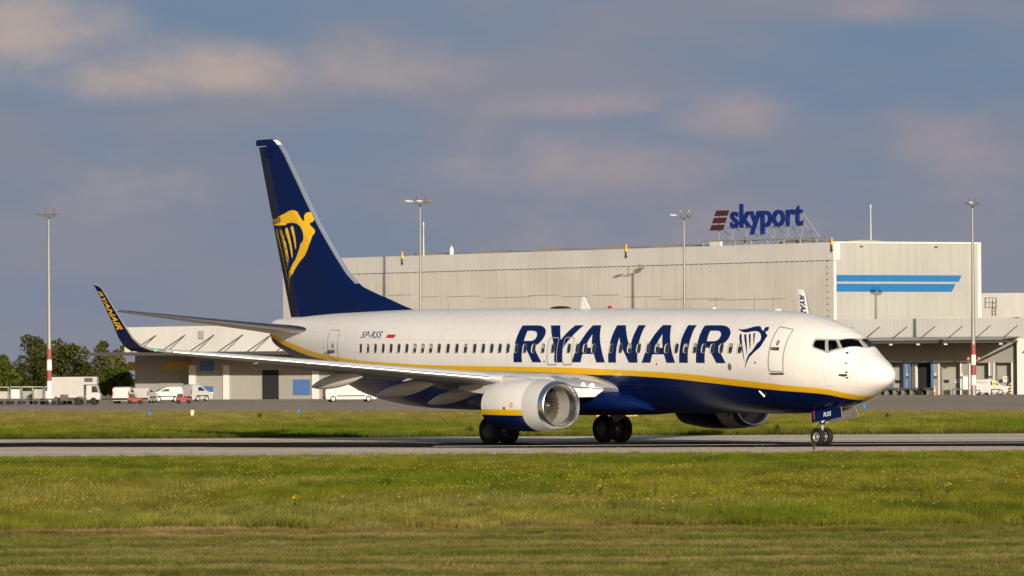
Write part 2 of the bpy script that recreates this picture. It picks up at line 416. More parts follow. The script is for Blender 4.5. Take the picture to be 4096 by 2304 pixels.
def rrect(s0, s1, a0, a1, r, n=6):
    """rounded rectangle in (s, a); r in metres"""
    ra = r / KA; q = []
    for cs, ca, t0 in ((s1 - r, a1 - ra, 0), (s0 + r, a1 - ra, 90), (s0 + r, a0 + ra, 180), (s1 - r, a0 + ra, 270)):
        for k in range(n + 1):
            t = R(t0 + 90 * k / n); q.append((cs + r * math.cos(t), ca + ra * math.sin(t)))
    # long sides need points of their own to follow the curve of the skin
    out = []
    for k in range(len(q)):
        p, w = q[k], q[(k + 1) % len(q)]; m_ = max(1, int(math.hypot(p[0] - w[0], (p[1] - w[1]) * KA) / .07))
        out += [(p[0] + (w[0] - p[0]) * t / m_, p[1] + (w[1] - p[1]) * t / m_) for t in range(m_)]
    return out
def a_of(s, z):
    z0 = fZ(s); H = (fT(s) - z0) if z >= z0 else (z0 - fB(s))
    return math.asin(max(-1, min(1, (z - z0) / H)))

NA = 160
sl_ = sorted(set([.42, .425, .432, .44, .455, .475, .5, .53, .57, .62, .68, .75, .83, .92, 1.02, 1.12, 1.24, 1.37, 1.5] + [round(1.5 + .1 * i, 3) for i in range(1, 20)]
             + [round(3.4 + .2 * i, 3) for i in range(1, 14)] + [round(6 + .25 * i, 3) for i in range(101)] + [round(31 + .18 * i, 3) for i in range(1, 39)] + [38.02]))
sl_ = [s for s in sl_ if s <= 38.02]
J1, J2 = (-4, 12), (10, 70)
def in_patch(s0, s1, j):
    jj = j if j < NA // 2 else j - NA
    return (s0 >= 6 - 1e-6 and s1 <= 31 + 1e-6 and J1[0] <= jj < J1[1]) or (s0 >= 1.5 - 1e-6 and s1 <= 3.4 + 1e-6 and J2[0] <= jj < J2[1])
fv, ff = [], []                                                    # (s, a) vertices, faces
for s in sl_: fv += [(s, 2 * math.pi * j / NA) for j in range(NA)]
for i in range(len(sl_) - 1):
    for j in range(NA):
        if in_patch(sl_[i], sl_[i + 1], j): continue
        k = (j + 1) % NA
        ff.append((i * NA + j, i * NA + k, (i + 1) * NA + k, (i + 1) * NA + j))
ff.append(tuple((len(sl_) - 1) * NA + j for j in range(NA)))
WIN = [30.02,29.47,28.92,28.36,27.81,27.27,26.73,26.2,25.68,25.16,24.63,24.06,23.5,22.95,22.38,21.84,21.31,20.8,20.3,19.78,19.25,18.71,18.15,17.55,16.58,16.08,15.59,15.09,14.05,13.5,12.96,12.43,11.89,11.35,10.8,10.25,9.71,9.2,8.69,8.2,7.70,7.19,6.67]
def win_z(s): return 3.625 + (s - 6.67) * .0072
def win_loop(s, grow=0.0, n=28):
    zc = win_z(s); q = []
    for k in range(n):
        t = 2 * math.pi * k / n; c, d = math.cos(t), math.sin(t)
        x = (.124 + grow) * math.copysign(abs(c) ** .55, c); z = (.174 + grow) * math.copysign(abs(d) ** .62, d)
        q.append((s + x, a_of(s, zc + z)))
    return q
PANES = [[(2.375,.965),(2.08,1.50),(1.715,1.44),(2.085,.80)], [(2.70,.797),(2.46,.905),(2.17,.745),(2.46,.502)], [(3.14,.675),(2.80,.758),(2.60,.475),(3.09,.487),(3.15,.54),(3.165,.63)]]
def subdiv(lp, n=3):
    q = []
    for i in range(len(lp)):
        p, r = lp[i], lp[(i + 1) % len(lp)]
        q += [(p[0] + (r[0] - p[0]) * t / n, p[1] + (r[1] - p[1]) * t / n) for t in range(n)]
    return q
PANES = [subdiv(p) for p in PANES]
PORT = [[(s, math.pi - a) for s, a in reversed(p)] for p in PANES]
def patch(sa, sb, ja, jb, holes):
    ss = [s for s in sl_ if sa - 1e-6 <= s <= sb + 1e-6]; aa = [2 * math.pi * j / NA for j in range(ja, jb + 1)]
    rim = [(s, aa[0]) for s in ss] + [(ss[-1], a) for a in aa[1:]] + [(s, aa[-1]) for s in reversed(ss[:-1])] + [(ss[0], a) for a in reversed(aa[1:-1])]
    P = np.array([(s, a) for s in ss[1:-1] for a in aa[1:-1]]); ok = np.ones(len(P), bool)
    for h in holes:
        c = np.mean(h, axis=0); g = [(c[0] + (p[0] - c[0]) * 1.12, c[1] + (p[1] - c[1]) * 1.12) for p in h]
        ok &= ~inside(g, P)
    def keep(C):
        k = np.ones(len(C), bool)
        for h in holes: k &= ~inside(h, C)
        return k
    V, F = cdt([rim] + holes, [tuple(p) for p in P[ok]], keep)
    b = len(fv); fv.extend(V); ff.extend([tuple(i + b for i in f) for f in F])
patch(6, 31, J1[0], J1[1], [win_loop(s) for s in WIN])
patch(1.5, 3.4, J2[0], J2[1], PANES + PORT)
body = MB(); body.add([Lc(s, *fpt(s, a)) for s, a in fv], ff)
fus = body.build('fuselage', M['livery'], jet, smooth=True, fix=True, angle=0)
set_livery(fus.data, [fpt(s, a)[1] - fU(s) for s, a in fv], [fpt(s, a)[1] - fL(s) for s, a in fv], [(s, a % (2 * math.pi) * KA + .31) for s, a in fv])
nrm = []
for s, a in fv:
    n = fn(s, a); nrm.append((-n.x, -n.y, n.z))
fus.data.normals_split_custom_set_from_vertices(nrm)

# cabin windows: a recess with a pale wall and a dark pane at its bottom, a thin rim outside
for s in WIN:
    b = MB(); lp = win_loop(s); n = len(lp)
    outer, rim_in = win_loop(s, .016), win_loop(s, .0)
    b.add([Lc(*on_skin(p, a, .006)) for p, a in outer] + [Lc(*on_skin(p, a, .010)) for p, a in rim_in], [(i, (i + 1) % n, n + (i + 1) % n, n + i) for i in range(n)], 0)
    inn = win_loop(s, -.014)
    b.add([Lc(*on_skin(p, a, .010)) for p, a in rim_in] + [Lc(*on_skin(p, a, -.024)) for p, a in inn], [(i, (i + 1) % n, n + (i + 1) % n, n + i) for i in range(n)], 1)
    b.add([Lc(*on_skin(p, a, -.022)) for p, a in inn], [tuple(range(n))], 2)
    if (int(s * 100) * 7919) % 13 in (1, 5, 8):                      # a blind part way down
        cut_ = .05 if int(s * 100) % 2 else -.04; bl = [(p, a) for p, a in inn if a > a_of(s, win_z(s) + cut_)]
        if len(bl) > 4: b.add([Lc(*on_skin(p, a, -.019)) for p, a in bl], [tuple(range(len(bl)))], 1)
    w = b.build('cabin_window', [M['rim_grey'], M['reveal'], M['pane']], fus, smooth=False)
# cockpit
fr_out = subdiv([(3.22,.715),(2.79,.812),(2.45,.985),(2.14,1.555)], 4) + subdiv([(2.14, math.pi - 1.555),(2.45, math.pi - .985),(2.79, math.pi - .812),(3.22, math.pi - .715)], 4)
half = [(3.21,.71),(3.0,.757),(2.79,.81),(2.62,.893),(2.45,.975),(2.3,1.14),(2.2,1.35),(2.14,1.5708)]
low_ = [(1.665,1.5708),(1.69,1.48),(1.86,1.13),(2.08,.755),(2.27,.59),(2.48,.435),(2.8,.442),(3.13,.46),(3.19,.51),(3.215,.62)]
mir = lambda q: [(s, math.pi - a) for s, a in q]
frame = half + mir(half[:-1])[::-1] + mir(low_[1:])[::-1] + low_[:1] + low_[1:]
skin_sheet('cockpit_frame', [[frame] + PANES + PORT], M['rubber_grey'], .008, fus, .09, .06)
for p in PANES + PORT:
    b = MB(); n = len(p)
    b.add([Lc(*on_skin(s, a, .008)) for s, a in p] + [Lc(*on_skin(s, a, -.03)) for s, a in p], [(i, (i + 1) % n, n + (i + 1) % n, n + i) for i in range(n)], 0)
    b.add([Lc(*on_skin(s, a, -.025)) for s, a in p], [tuple(range(n))], 1)
    b.build('cockpit_window', [M['dark'], M['glass']], fus)
ck = MB()
ck.loft([[Lc(s, fpt(s, a)[0] * .95, fZ(s) + (fpt(s, a)[1] - fZ(s)) * .95) for a in np.linspace(0, 2 * math.pi, 40, endpoint=False)] for s in (3.72, 3.78)]); ck.box((19.6 - 2.7, 0, 2.62), (2.1, 2.3, .06)); ck.box((19.6 - 1.98, 0, 3.15), (.3, 1.7, .62))
ck.build('flight_deck', M['dark'], fus)
for yy in (.52, -.52):
    st = MB(); st.box((19.6 - 2.98, -yy, 3.28), (.12, .46, .75)); st.box((19.6 - 2.75, -yy, 2.98), (.5, .46, .14)); st.box((19.6 - 3.0, -yy, 3.74), (.09, .26, .2))
    st.build('pilot_seat', M['dark'], fus)

# doors
def door(name, s0, s1, z0, z1, r, seal, parent=fus, panel=True):
    a0, a1 = a_of((s0 + s1) / 2, z0), a_of((s0 + s1) / 2, z1)
    o, i = rrect(s0, s1, a0, a1, r), rrect(s0 + seal, s1 - seal, a0 + seal / KA, a1 - seal / KA, max(r - seal, .02))
    b = MB()
    V, F = cdt([o, i], [], evenodd([o, i]))
    b.add([Lc(*on_skin(s, a, .012)) for s, a in V], F)
    return b.build(name, M['rubber_grey'], parent, smooth=True, fix=False)
fd = door('service_door', 4.30, 5.07, 2.73, 4.37, .12, .05)
ad = door('service_door', 31.83, 32.70, 3.35, 4.56, .12, .035)
for c in (17.55, 16.62): door('overwing_exit', c - .31, c + .31, 3.05, 4.13, .13, .042)
def skin_poly(name, pts, m, off=.016, parent=fus): return skin_sheet(name, [[subdiv(pts, 3)]], m, off, parent)
def sa(lst): return [(s, a_of(s, z)) for s, z in lst]
skin_poly('door_sill', sa([(5.05,2.705),(4.28,2.705),(4.35,2.645),(4.98,2.645)]), M['dark'])
for s0, s1, z, p in ((4.58, 5.0, 3.6, fd), (32.12, 32.6, 3.695, ad)):
    h = MB(); n = fn((s0 + s1) / 2, a_of(s0, z)); y, z_ = fpt((s0 + s1) / 2, a_of(s0, z))
    c = Lc((s0 + s1) / 2, y + .02, z); h.box(c, (s1 - s0, .035, .11), 0); h.box((c[0] - .03, c[1] - .03, c[2] + .01), ((s1 - s0) * .7, .03, .045), 1)
    h.build('door_handle', [M['dark'], M['metal']], p)
for s, z, p in ((4.73, 3.82, fd), (32.25, 3.92, ad)):
    lp = [(s + .075 * math.cos(t), a_of(s, z + .10 * math.sin(t))) for t in np.linspace(0, 2 * math.pi, 16, endpoint=False)]
    l2 = [(s + .052 * math.cos(t) + .006, a_of(s, z + .075 * math.sin(t))) for t in np.linspace(0, 2 * math.pi, 16, endpoint=False)]
    b = MB()
    for l, off, mi in ((lp, .014, 0), (l2, .018, 1)): b.add([Lc(*on_skin(q, a, off)) for q, a in l], [tuple(range(16))], mi)
    b.build('door_window', [M['pane'], M['reveal']], p, fix=False)

# lettering and emblems
LET=[[[(19.864,.6997),(19.871,.6106),(19.875,.5156),(19.882,.4168),(19.882,.3138),(19.888,.1977),(19.892,.0762),(19.9,-.0247),(19.903,-.1011),(19.388,-.0997),(19.392,-.0093),(19.39,.0777),(19.381,.1421),(19.375,.1892),(19.179,.1898),(19.13,.155),(19.017,.0868),(18.879,-.0078),(18.749,-.0978),(18.191,-.096),(18.357,.0011),(18.481,.0806),(18.582,.1526),(18.621,.2093),(18.563,.2439),(18.439,.2757),(18.363,.3051),(18.278,.3517),(18.226,.4033),(18.197,.4561),(18.209,.5101),(18.259,.5658),(18.369,.6186),(18.524,.6632),(18.71,.6937),(18.891,.7038),(19.463,.7037)],[(19.374,.5635),(19.036,.5642),(18.906,.5551),(18.796,.5319),(18.72,.4999),(18.682,.455),(18.683,.4109),(18.733,.3719),(18.819,.346),(18.93,.3347),(19.376,.3319),(19.377,.4005),(19.37,.4803)]],[[(18.136,.703),(17.569,.706),(17.423,.5959),(17.255,.4581),(17.147,.3544),(17.065,.4233),(16.957,.5035),(16.832,.5969),(16.666,.7072),(16.136,.7121),(16.273,.6172),(16.398,.5273),(16.535,.4331),(16.69,.3386),(16.804,.2635),(16.88,.2062),(16.91,.1257),(16.93,.0062),(16.941,-.0935),(17.412,-.0949),(17.4,.0046),(17.403,.1241),(17.463,.2209),(17.581,.3197),(17.727,.4219),(17.907,.5477)]],[[(15.612,.7118),(15.118,.7147),(14.985,.5718),(14.872,.4455),(14.728,.2937),(14.579,.1488),(14.476,.0306),(14.378,-.0874),(14.89,-.0891),(14.95,-.0165),(15.023,.072),(15.707,.0697),(15.761,-.005),(15.826,-.09),(16.367,-.0917),(16.275,-.0136),(16.196,.0642),(16.051,.2085),(15.966,.3069),(15.859,.4086),(15.765,.5239),(15.682,.6279)],[(15.364,.4976),(15.334,.4445),(15.252,.3254),(15.176,.2013),(15.582,.2002),(15.526,.2915),(15.443,.3838)]],[[(14.175,.7145),(13.659,.7179),(13.484,.5944),(13.3,.4674),(13.152,.3651),(13.06,.2991),(12.928,.2026),(12.917,.2508),(12.912,.2996),(12.915,.3827),(12.91,.4775),(12.906,.5773),(12.921,.7179),(12.478,.7213),(12.488,.6069),(12.475,.4967),(12.468,.3928),(12.469,.3013),(12.474,.2044),(12.464,.1017),(12.454,-.0142),(12.452,-.085),(12.949,-.087),(13.058,-.0167),(13.2,.0828),(13.381,.1929),(13.517,.2811),(13.627,.3635),(13.701,.427),(13.7,.3632),(13.705,.2887),(13.709,.1837),(13.71,.0807),(13.717,-.0193),(13.708,-.0878),(14.172,-.0895),(14.173,.016),(14.17,.0948),(14.17,.2141),(14.162,.3036),(14.162,.4214),(14.164,.5366),(14.164,.631)]],[[(11.507,.727),(11.015,.7292),(10.915,.6228),(10.785,.4775),(10.658,.3426),(10.556,.2298),(10.447,.1124),(10.346,.0042),(10.26,-.0757),(10.769,-.0787),(10.828,-.0061),(10.908,.0823),(11.576,.0786),(11.638,-.0033),(11.704,-.0815),(12.218,-.0839),(12.125,-.0127),(12.04,.0801),(11.958,.1908),(11.87,.3038),(11.775,.404),(11.682,.5176),(11.588,.6294)],[(11.252,.5061),(11.159,.3899),(11.088,.2912),(11.032,.2152),(11.448,.2131),(11.397,.306),(11.329,.4102)]],[[(10.057,.7324),(9.565,.7358),(9.575,.6404),(9.564,.538),(9.555,.4416),(9.54,.3249),(9.54,.2047),(9.54,.0952),(9.536,.0023),(9.528,-.071),(10.034,-.0743),(10.034,.0374),(10.034,.1541),(10.042,.273),(10.062,.3959),(10.055,.508),(10.053,.6228)]],[[(9.104,.7321),(8.729,.7406),(8.141,.7458),(7.922,.7309),(7.722,.6979),(7.572,.6508),(7.46,.5956),(7.4,.5327),(7.392,.4713),(7.433,.4196),(7.501,.3687),(7.605,.3305),(7.739,.3005),(7.853,.2711),(7.873,.259),(7.835,.2356),(7.661,.1203),(7.516,.0294),(7.378,-.0571),(7.916,-.0628),(8.043,.0234),(8.211,.122),(8.373,.234),(8.594,.2359),(8.574,.1186),(8.571,.0104),(8.562,-.0672),(9.065,-.0691),(9.069,.006),(9.068,.1221),(9.072,.2399),(9.086,.3528),(9.104,.4881),(9.114,.6152)],[(8.609,.6006),(8.241,.6061),(8.097,.5965),(7.989,.5701),(7.928,.5346),(7.904,.4907),(7.918,.4474),(7.972,.4087),(8.06,.3827),(8.183,.3706),(8.581,.3668),(8.607,.4661),(8.612,.5455)]]]
HARP=[[(7.129,.6681),(7.08,.6672),(6.992,.6583),(6.844,.6617),(6.69,.6765),(6.517,.7086),(6.339,.7508),(6.173,.7697),(6.056,.7699),(5.972,.7485),(5.911,.7194),(5.803,.6778),(5.727,.6589),(5.717,.6763),(5.741,.7108),(5.738,.7477),(5.695,.7625),(5.621,.7694),(5.555,.7673),(5.514,.7372),(5.496,.6914),(5.505,.6657),(5.563,.6532),(5.568,.6285),(5.513,.6021),(5.419,.5734),(5.376,.5521),(5.384,.5289),(5.422,.5047),(5.42,.4692),(5.458,.4157),(5.51,.3462),(5.593,.2777),(5.716,.2297),(5.841,.1747),(5.953,.1249),(6.051,.0837),(6.131,.0277),(6.207,-.0337),(6.267,-.0859),(6.34,-.1369),(6.312,-.0939),(6.259,-.0273),(6.216,.0339),(6.16,.0971),(6.088,.1534),(5.957,.2036),(5.895,.2531),(5.827,.3198),(5.763,.3798),(5.673,.4251),(5.651,.4604),(5.688,.5212),(5.763,.5733),(5.855,.6076),(5.969,.6323),(6.106,.6393),(6.225,.6316),(6.375,.6147),(6.524,.5945),(6.691,.5902),(6.841,.6072),(6.981,.6325),(7.085,.6544)],[(6.869,.5154),(6.881,.5375),(6.842,.5518),(6.786,.544),(6.739,.5006),(6.632,.4),(6.522,.2874),(6.409,.1548),(6.333,.0008),(6.338,-.0125),(6.355,-.0069),(6.431,.1154),(6.546,.2309),(6.707,.3569),(6.821,.4554)],[(6.615,.5211),(6.627,.5432),(6.585,.5533),(6.529,.5457),(6.473,.498),(6.368,.4059),(6.269,.2766),(6.211,.1352),(6.22,.1209),(6.274,.1968),(6.377,.3147),(6.523,.4362)],[(6.368,.5274),(6.386,.5585),(6.351,.5714),(6.303,.5609),(6.222,.4869),(6.141,.3946),(6.085,.297),(6.067,.237),(6.08,.2327),(6.131,.2959),(6.249,.4173)],[(6.153,.5606),(6.168,.5833),(6.137,.5936),(6.089,.5857),(6.036,.5368),(5.973,.4503),(5.939,.3748),(5.936,.3416),(5.954,.3453),(6.027,.4316)]]
FINHARP=[[(37.95,9.291),(37.821,9.249),(37.648,9.237),(37.388,9.316),(37.0,9.435),(36.698,9.53),(36.483,9.555),(36.269,9.536),(36.12,9.476),(36.036,9.384),(35.93,9.266),(35.803,9.147),(35.684,9.075),(35.654,9.105),(35.675,9.183),(35.691,9.273),(35.652,9.374),(35.544,9.435),(35.374,9.449),(35.204,9.439),(35.119,9.399),(35.099,9.27),(35.109,9.117),(35.157,9.037),(35.272,9.019),(35.323,8.969),(35.273,8.891),(35.125,8.798),(34.999,8.718),(34.966,8.628),(35.001,8.54),(35.086,8.478),(35.152,8.3),(35.26,8.098),(35.39,7.87),(35.562,7.656),(35.863,7.457),(36.078,7.295),(36.294,7.094),(36.467,6.891),(36.576,6.765),(36.621,6.534),(36.684,6.201),(36.708,6.356),(36.684,6.69),(36.672,6.998),(36.593,7.15),(36.42,7.353),(36.247,7.503),(36.095,7.731),(35.986,7.909),(35.877,8.137),(35.684,8.274),(35.653,8.388),(35.681,8.568),(35.786,8.75),(35.934,8.894),(36.146,8.989),(36.403,9.034),(36.703,9.034),(37.004,8.997),(37.263,8.926),(37.414,8.912),(37.608,8.973),(37.779,9.081),(37.908,9.2)],[(37.631,8.768),(37.588,8.823),(37.514,8.804),(37.439,8.583),(37.313,8.245),(37.145,7.83),(36.977,7.389),(36.852,7.001),(36.769,6.704),(36.778,6.665),(36.854,6.821),(37.021,7.313),(37.21,7.805),(37.421,8.222),(37.59,8.586)],[(37.364,8.761),(37.299,8.806),(37.221,8.784),(37.137,8.627),(37.011,8.341),(36.884,8.082),(36.78,7.745),(36.698,7.358),(36.687,7.229),(36.722,7.153),(36.755,7.231),(36.847,7.515),(37.014,7.981),(37.182,8.397),(37.331,8.632)],[(36.985,8.752),(36.92,8.841),(36.842,8.839),(36.77,8.76),(36.665,8.514),(36.561,8.254),(36.478,7.97),(36.437,7.713),(36.452,7.572),(36.478,7.554),(36.545,7.715),(36.648,8.051),(36.796,8.362),(36.943,8.623)],[(36.585,8.82),(36.554,8.891),(36.468,8.907),(36.383,8.867),(36.321,8.685),(36.258,8.479),(36.205,8.247),(36.19,8.015),(36.208,7.934),(36.243,7.94),(36.305,8.12),(36.388,8.405),(36.514,8.664)]]
CUT = [win_loop(s, .004) for s in WIN]
skin_sheet('lettering', LET, M['navy_letter'], .0075, fus, cut=CUT)
skin_sheet('harp_emblem', [[h] for h in HARP], M['navy_letter'], .0075, fus, .08, .04, cut=CUT)
v, f, (x0, x1, y0, y1) = text_mesh('SP-RSS', 1, .012, .22, 1.08)
b = MB()
def regp(x, y):
    tx, ty = (x - x0) / (x1 - x0), (y - y0) / (y1 - y0)
    s = 30.1 - 1.47 * tx; z = 4.205 + .265 * ty
    return Lc(*on_skin(s, a_of(s, z), .008))
b.add([regp(*p) for p in v], f); b.build('registration', M['navy_letter'], fus, fix=False)
fl = MB()
for q, mi in (([(28.22,4.335),(27.66,4.33),(27.65,4.19),(28.235,4.20)], 0), ([(28.215,4.47),(27.65,4.47),(27.66,4.33),(28.22,4.335)], 1)):
    # the hoist leans with the lettering
    sh = [(s - (z - 4.2) * .55 + .07, z) for s, z in q]
    fl.add([Lc(*on_skin(s, a_of(s, z), .008)) for s, z in sh], [(0, 1, 2, 3)], mi)
edge = [(28.215,4.47),(27.65,4.47),(27.66,4.33),(28.22,4.335)]
fl.build('flag_marking', [M['red'], M['white']], fus, fix=False)
# small fittings on the skin
def disc(name, s, z, rs, rz, m, off=.012):
    l = [(s + rs * math.cos(t), a_of(s, z + rz * math.sin(t))) for t in np.linspace(0, 2 * math.pi, 16, endpoint=False)]
    b = MB(); b.add([Lc(*on_skin(q, a, off)) for q, a in l], [tuple(range(16))]); return b.build(name, m, fus, fix=False)
disc('static_port', 7.17, 2.95, .10, .135, mat('bare vent plate', (.20, .17, .14), .5, .3))
for s, z in ((11.34, 3.07), (5.75, 3.09), (18.02, 3.2), (17.1, 3.19), (33.05, 3.62)): disc('drain_mast', s, z, .035, .04, M['dark'])
for s, z in ((1.72, 3.03), (1.66, 2.73), (1.66, 2.54)):
    a = a_of(s, z); p = Vector(Lc(*on_skin(s, a, 0))); n = fn(s, a); nn = Vector((-n.x, -n.y, n.z))
    b = MB(); b.tube([p, p + nn * .06], .028, 8); b.tube([p + nn * .06 + Vector((-.04, 0, 0)), p + nn * .06 + Vector((.11, 0, 0))], .013, 6)
    b.build('pitot_probe', M['dull_metal'], fus)
rl = [(1.55,1.52),(1.50,1.25),(1.46,1.062),(1.42,.82),(1.39,.6),(1.36,.4),(1.34,.2),(1.33,0),(1.33,-.2),(1.36,-.45),(1.40,-.72),(1.47,-1.0),(1.55,-1.25)]
b = MB(); n = len(rl)
b.add([Lc(*on_skin(s, a, .004)) for s, a in rl] + [Lc(*on_skin(s + .012, a, .004)) for s, a in rl], [(i, i + 1, n + i + 1, n + i) for i in range(n - 1)])
b.build('radome_seam', M['rubber_grey'], fus, fix=False)
def crown(name, s, prof, half_w, m):
    """fin or dome standing on the crown: outline in (ds, dz)"""
    b = MB(); z = fT(s) - .03
    b.prism([(19.6 - s - x, z + q) for x, q in prof], -half_w, half_w); return b.build(name, m, fus)
crown('blade_antenna', 17.75, [(-.32, 0), (-.2, .08), (.12, .48), (.2, .48), (.30, 0)], .03, M['white'])
for s, hw, hh, m, nm in ((19.3, .62, .09, M['dark'], 'antenna_fairing'), (16.3, .14, .11, M['red'], 'beacon'), (10.2, .13, .07, M['white'], 'antenna_fairing'), (6.6, .22, .08, M['white'], 'antenna_fairing')):
    b = MB(); q = []
    for k in range(5):
        t = k / 4 * math.pi / 2; q.append([(19.6 - s + hw * math.cos(t) * math.cos(p), .35 * hw * math.cos(t) * math.sin(p), fT(s) - .02 + hh * math.sin(t) + .02) for p in np.linspace(0, 2 * math.pi, 14, endpoint=False)])
    b.loft(q); b.build(nm, m, fus, smooth=True)
crown('blade_antenna', 26.9, [(-.1, 0), (.06, .02), (.1, 0)], .02, M['white'])
va = MB(); va.prism([(19.6 - 9.3, fB(9.3) + .05), (19.6 - 9.35, fB(9.3) - .12), (19.6 - 9.45, fB(9.3) - .12), (19.6 - 9.5, fB(9.3) + .05)], -.02, .02); va.build('blade_antenna', M['dark'], fus)
va = MB(); a = a_of(5.9, 2.05); p = on_skin(5.9, a, .0); q = on_skin(5.75, a_of(5.75, 1.85), .03)
va.tube([Lc(*p), Lc(*q)], .035, 6); va.build('drain_mast', M['white'], fus)

# belly fairing
b = MB(); secs, meta = [], []
for s, w, zt, zb in ((12.9, 1.3, 1.7, 1.3), (13.5, 1.72, 2.0, 1.17), (14.3, 1.94, 2.2, 1.13), (15.5, 2.06, 2.4, 1.11), (18, 2.08, 2.4, 1.11), (20.5, 2.06, 2.35, 1.12), (22.3, 1.85, 2.2, 1.2), (23.8, 1.1, 1.9, 1.36)):
    zc = (zt + zb) / 2; q = []
    for k in range(48):
        t = 2 * math.pi * k / 48; c, d = math.cos(t), math.sin(t)
        q.append(Lc(s, w * math.copysign(abs(c) ** .7, c), zc + (zt - zb) / 2 * math.copysign(abs(d) ** .75, d)))
    secs.append(q)
b.loft(secs); b.build('belly_fairing', M['navy'], jet, smooth=True)

# ------------------------------------------------------------------ wings
def airfoil(tc, n=15, x0=0.0):
    up, lo = [], []
    for i in range(n + 1):
        x = .5 * (1 - math.cos(math.pi * i / n))
        t = 5 * tc * (.2969 * math.sqrt(x) - .126 * x - .3516 * x * x + .2843 * x ** 3 - .1015 * x ** 4)
        c = .018 * math.sin(math.pi * x)
        up.append((x, c + t)); lo.append((x, c - t * .9))
    return up[::-1] + lo[1:-1]
def wing_sec(sd, y, z, sle, ste, tc, dz=0.0, nrm=(0, 1)):
    """airfoil loop; nrm is the thickness direction (dy, dz)"""
    ch = ste - sle
    return [Lc(sle + x * ch, sd * (y + t * ch * nrm[0]), z + dz * x + t * ch * nrm[1]) for x, t in airfoil(tc)]
WS = [(1.3, 2.14, 13.8, 21.8, .115, -.06), (1.95, 2.21, 14.28, 21.75, .112, -.06), (3.4, 2.37, 15.4, 21.65, .11, -.05), (5.4, 2.57, 16.98, 21.45, .108, -.03), (8.5, 2.88, 18.6, 22.15, .104, -.01), (12, 3.24, 20.44, 23.17, .10, .0), (16.4, 3.66, 22.75, 24.45, .10, -.01)]
WLS = [(16.4, 3.66, 22.75, 24.45, .10, -.03), (16.8, 3.72, 23.02, 24.5, .09, -.03), (17.08, 3.86, 23.3, 24.55, .08, 0), (17.28, 4.15, 23.6, 24.62, .075, .04), (17.42, 4.6, 23.92, 24.75, .075, .08), (17.66, 5.38, 24.42, 25.06, .075, .1), (17.86, 6.02, 24.82, 25.34, .07, .12), (17.9, 6.13, 24.98, 25.40, .06, .10)]
def wl_n(i):
    p, q = WLS[max(i - 1, 0)], WLS[min(i + 1, len(WLS) - 1)]
    t = Vector((q[0] - p[0], q[1] - p[1])).normalized(); return (-t.y, t.x)
def strip_mats(n, le, a, b_):
    """material per face of one loft ring: metal nose, upper, lower"""
    return [a if j < n - le else (2 if j < n + le else b_) for j in range(2 * n)]
def wing_at(y):
    for p, q in zip(WS, WS[1:]):
        if y <= q[0]:
            t = (y - p[0]) / (q[0] - p[0]); return [p[k] + (q[k] - p[k]) * t for k in range(6)]
    return list(WS[-1])
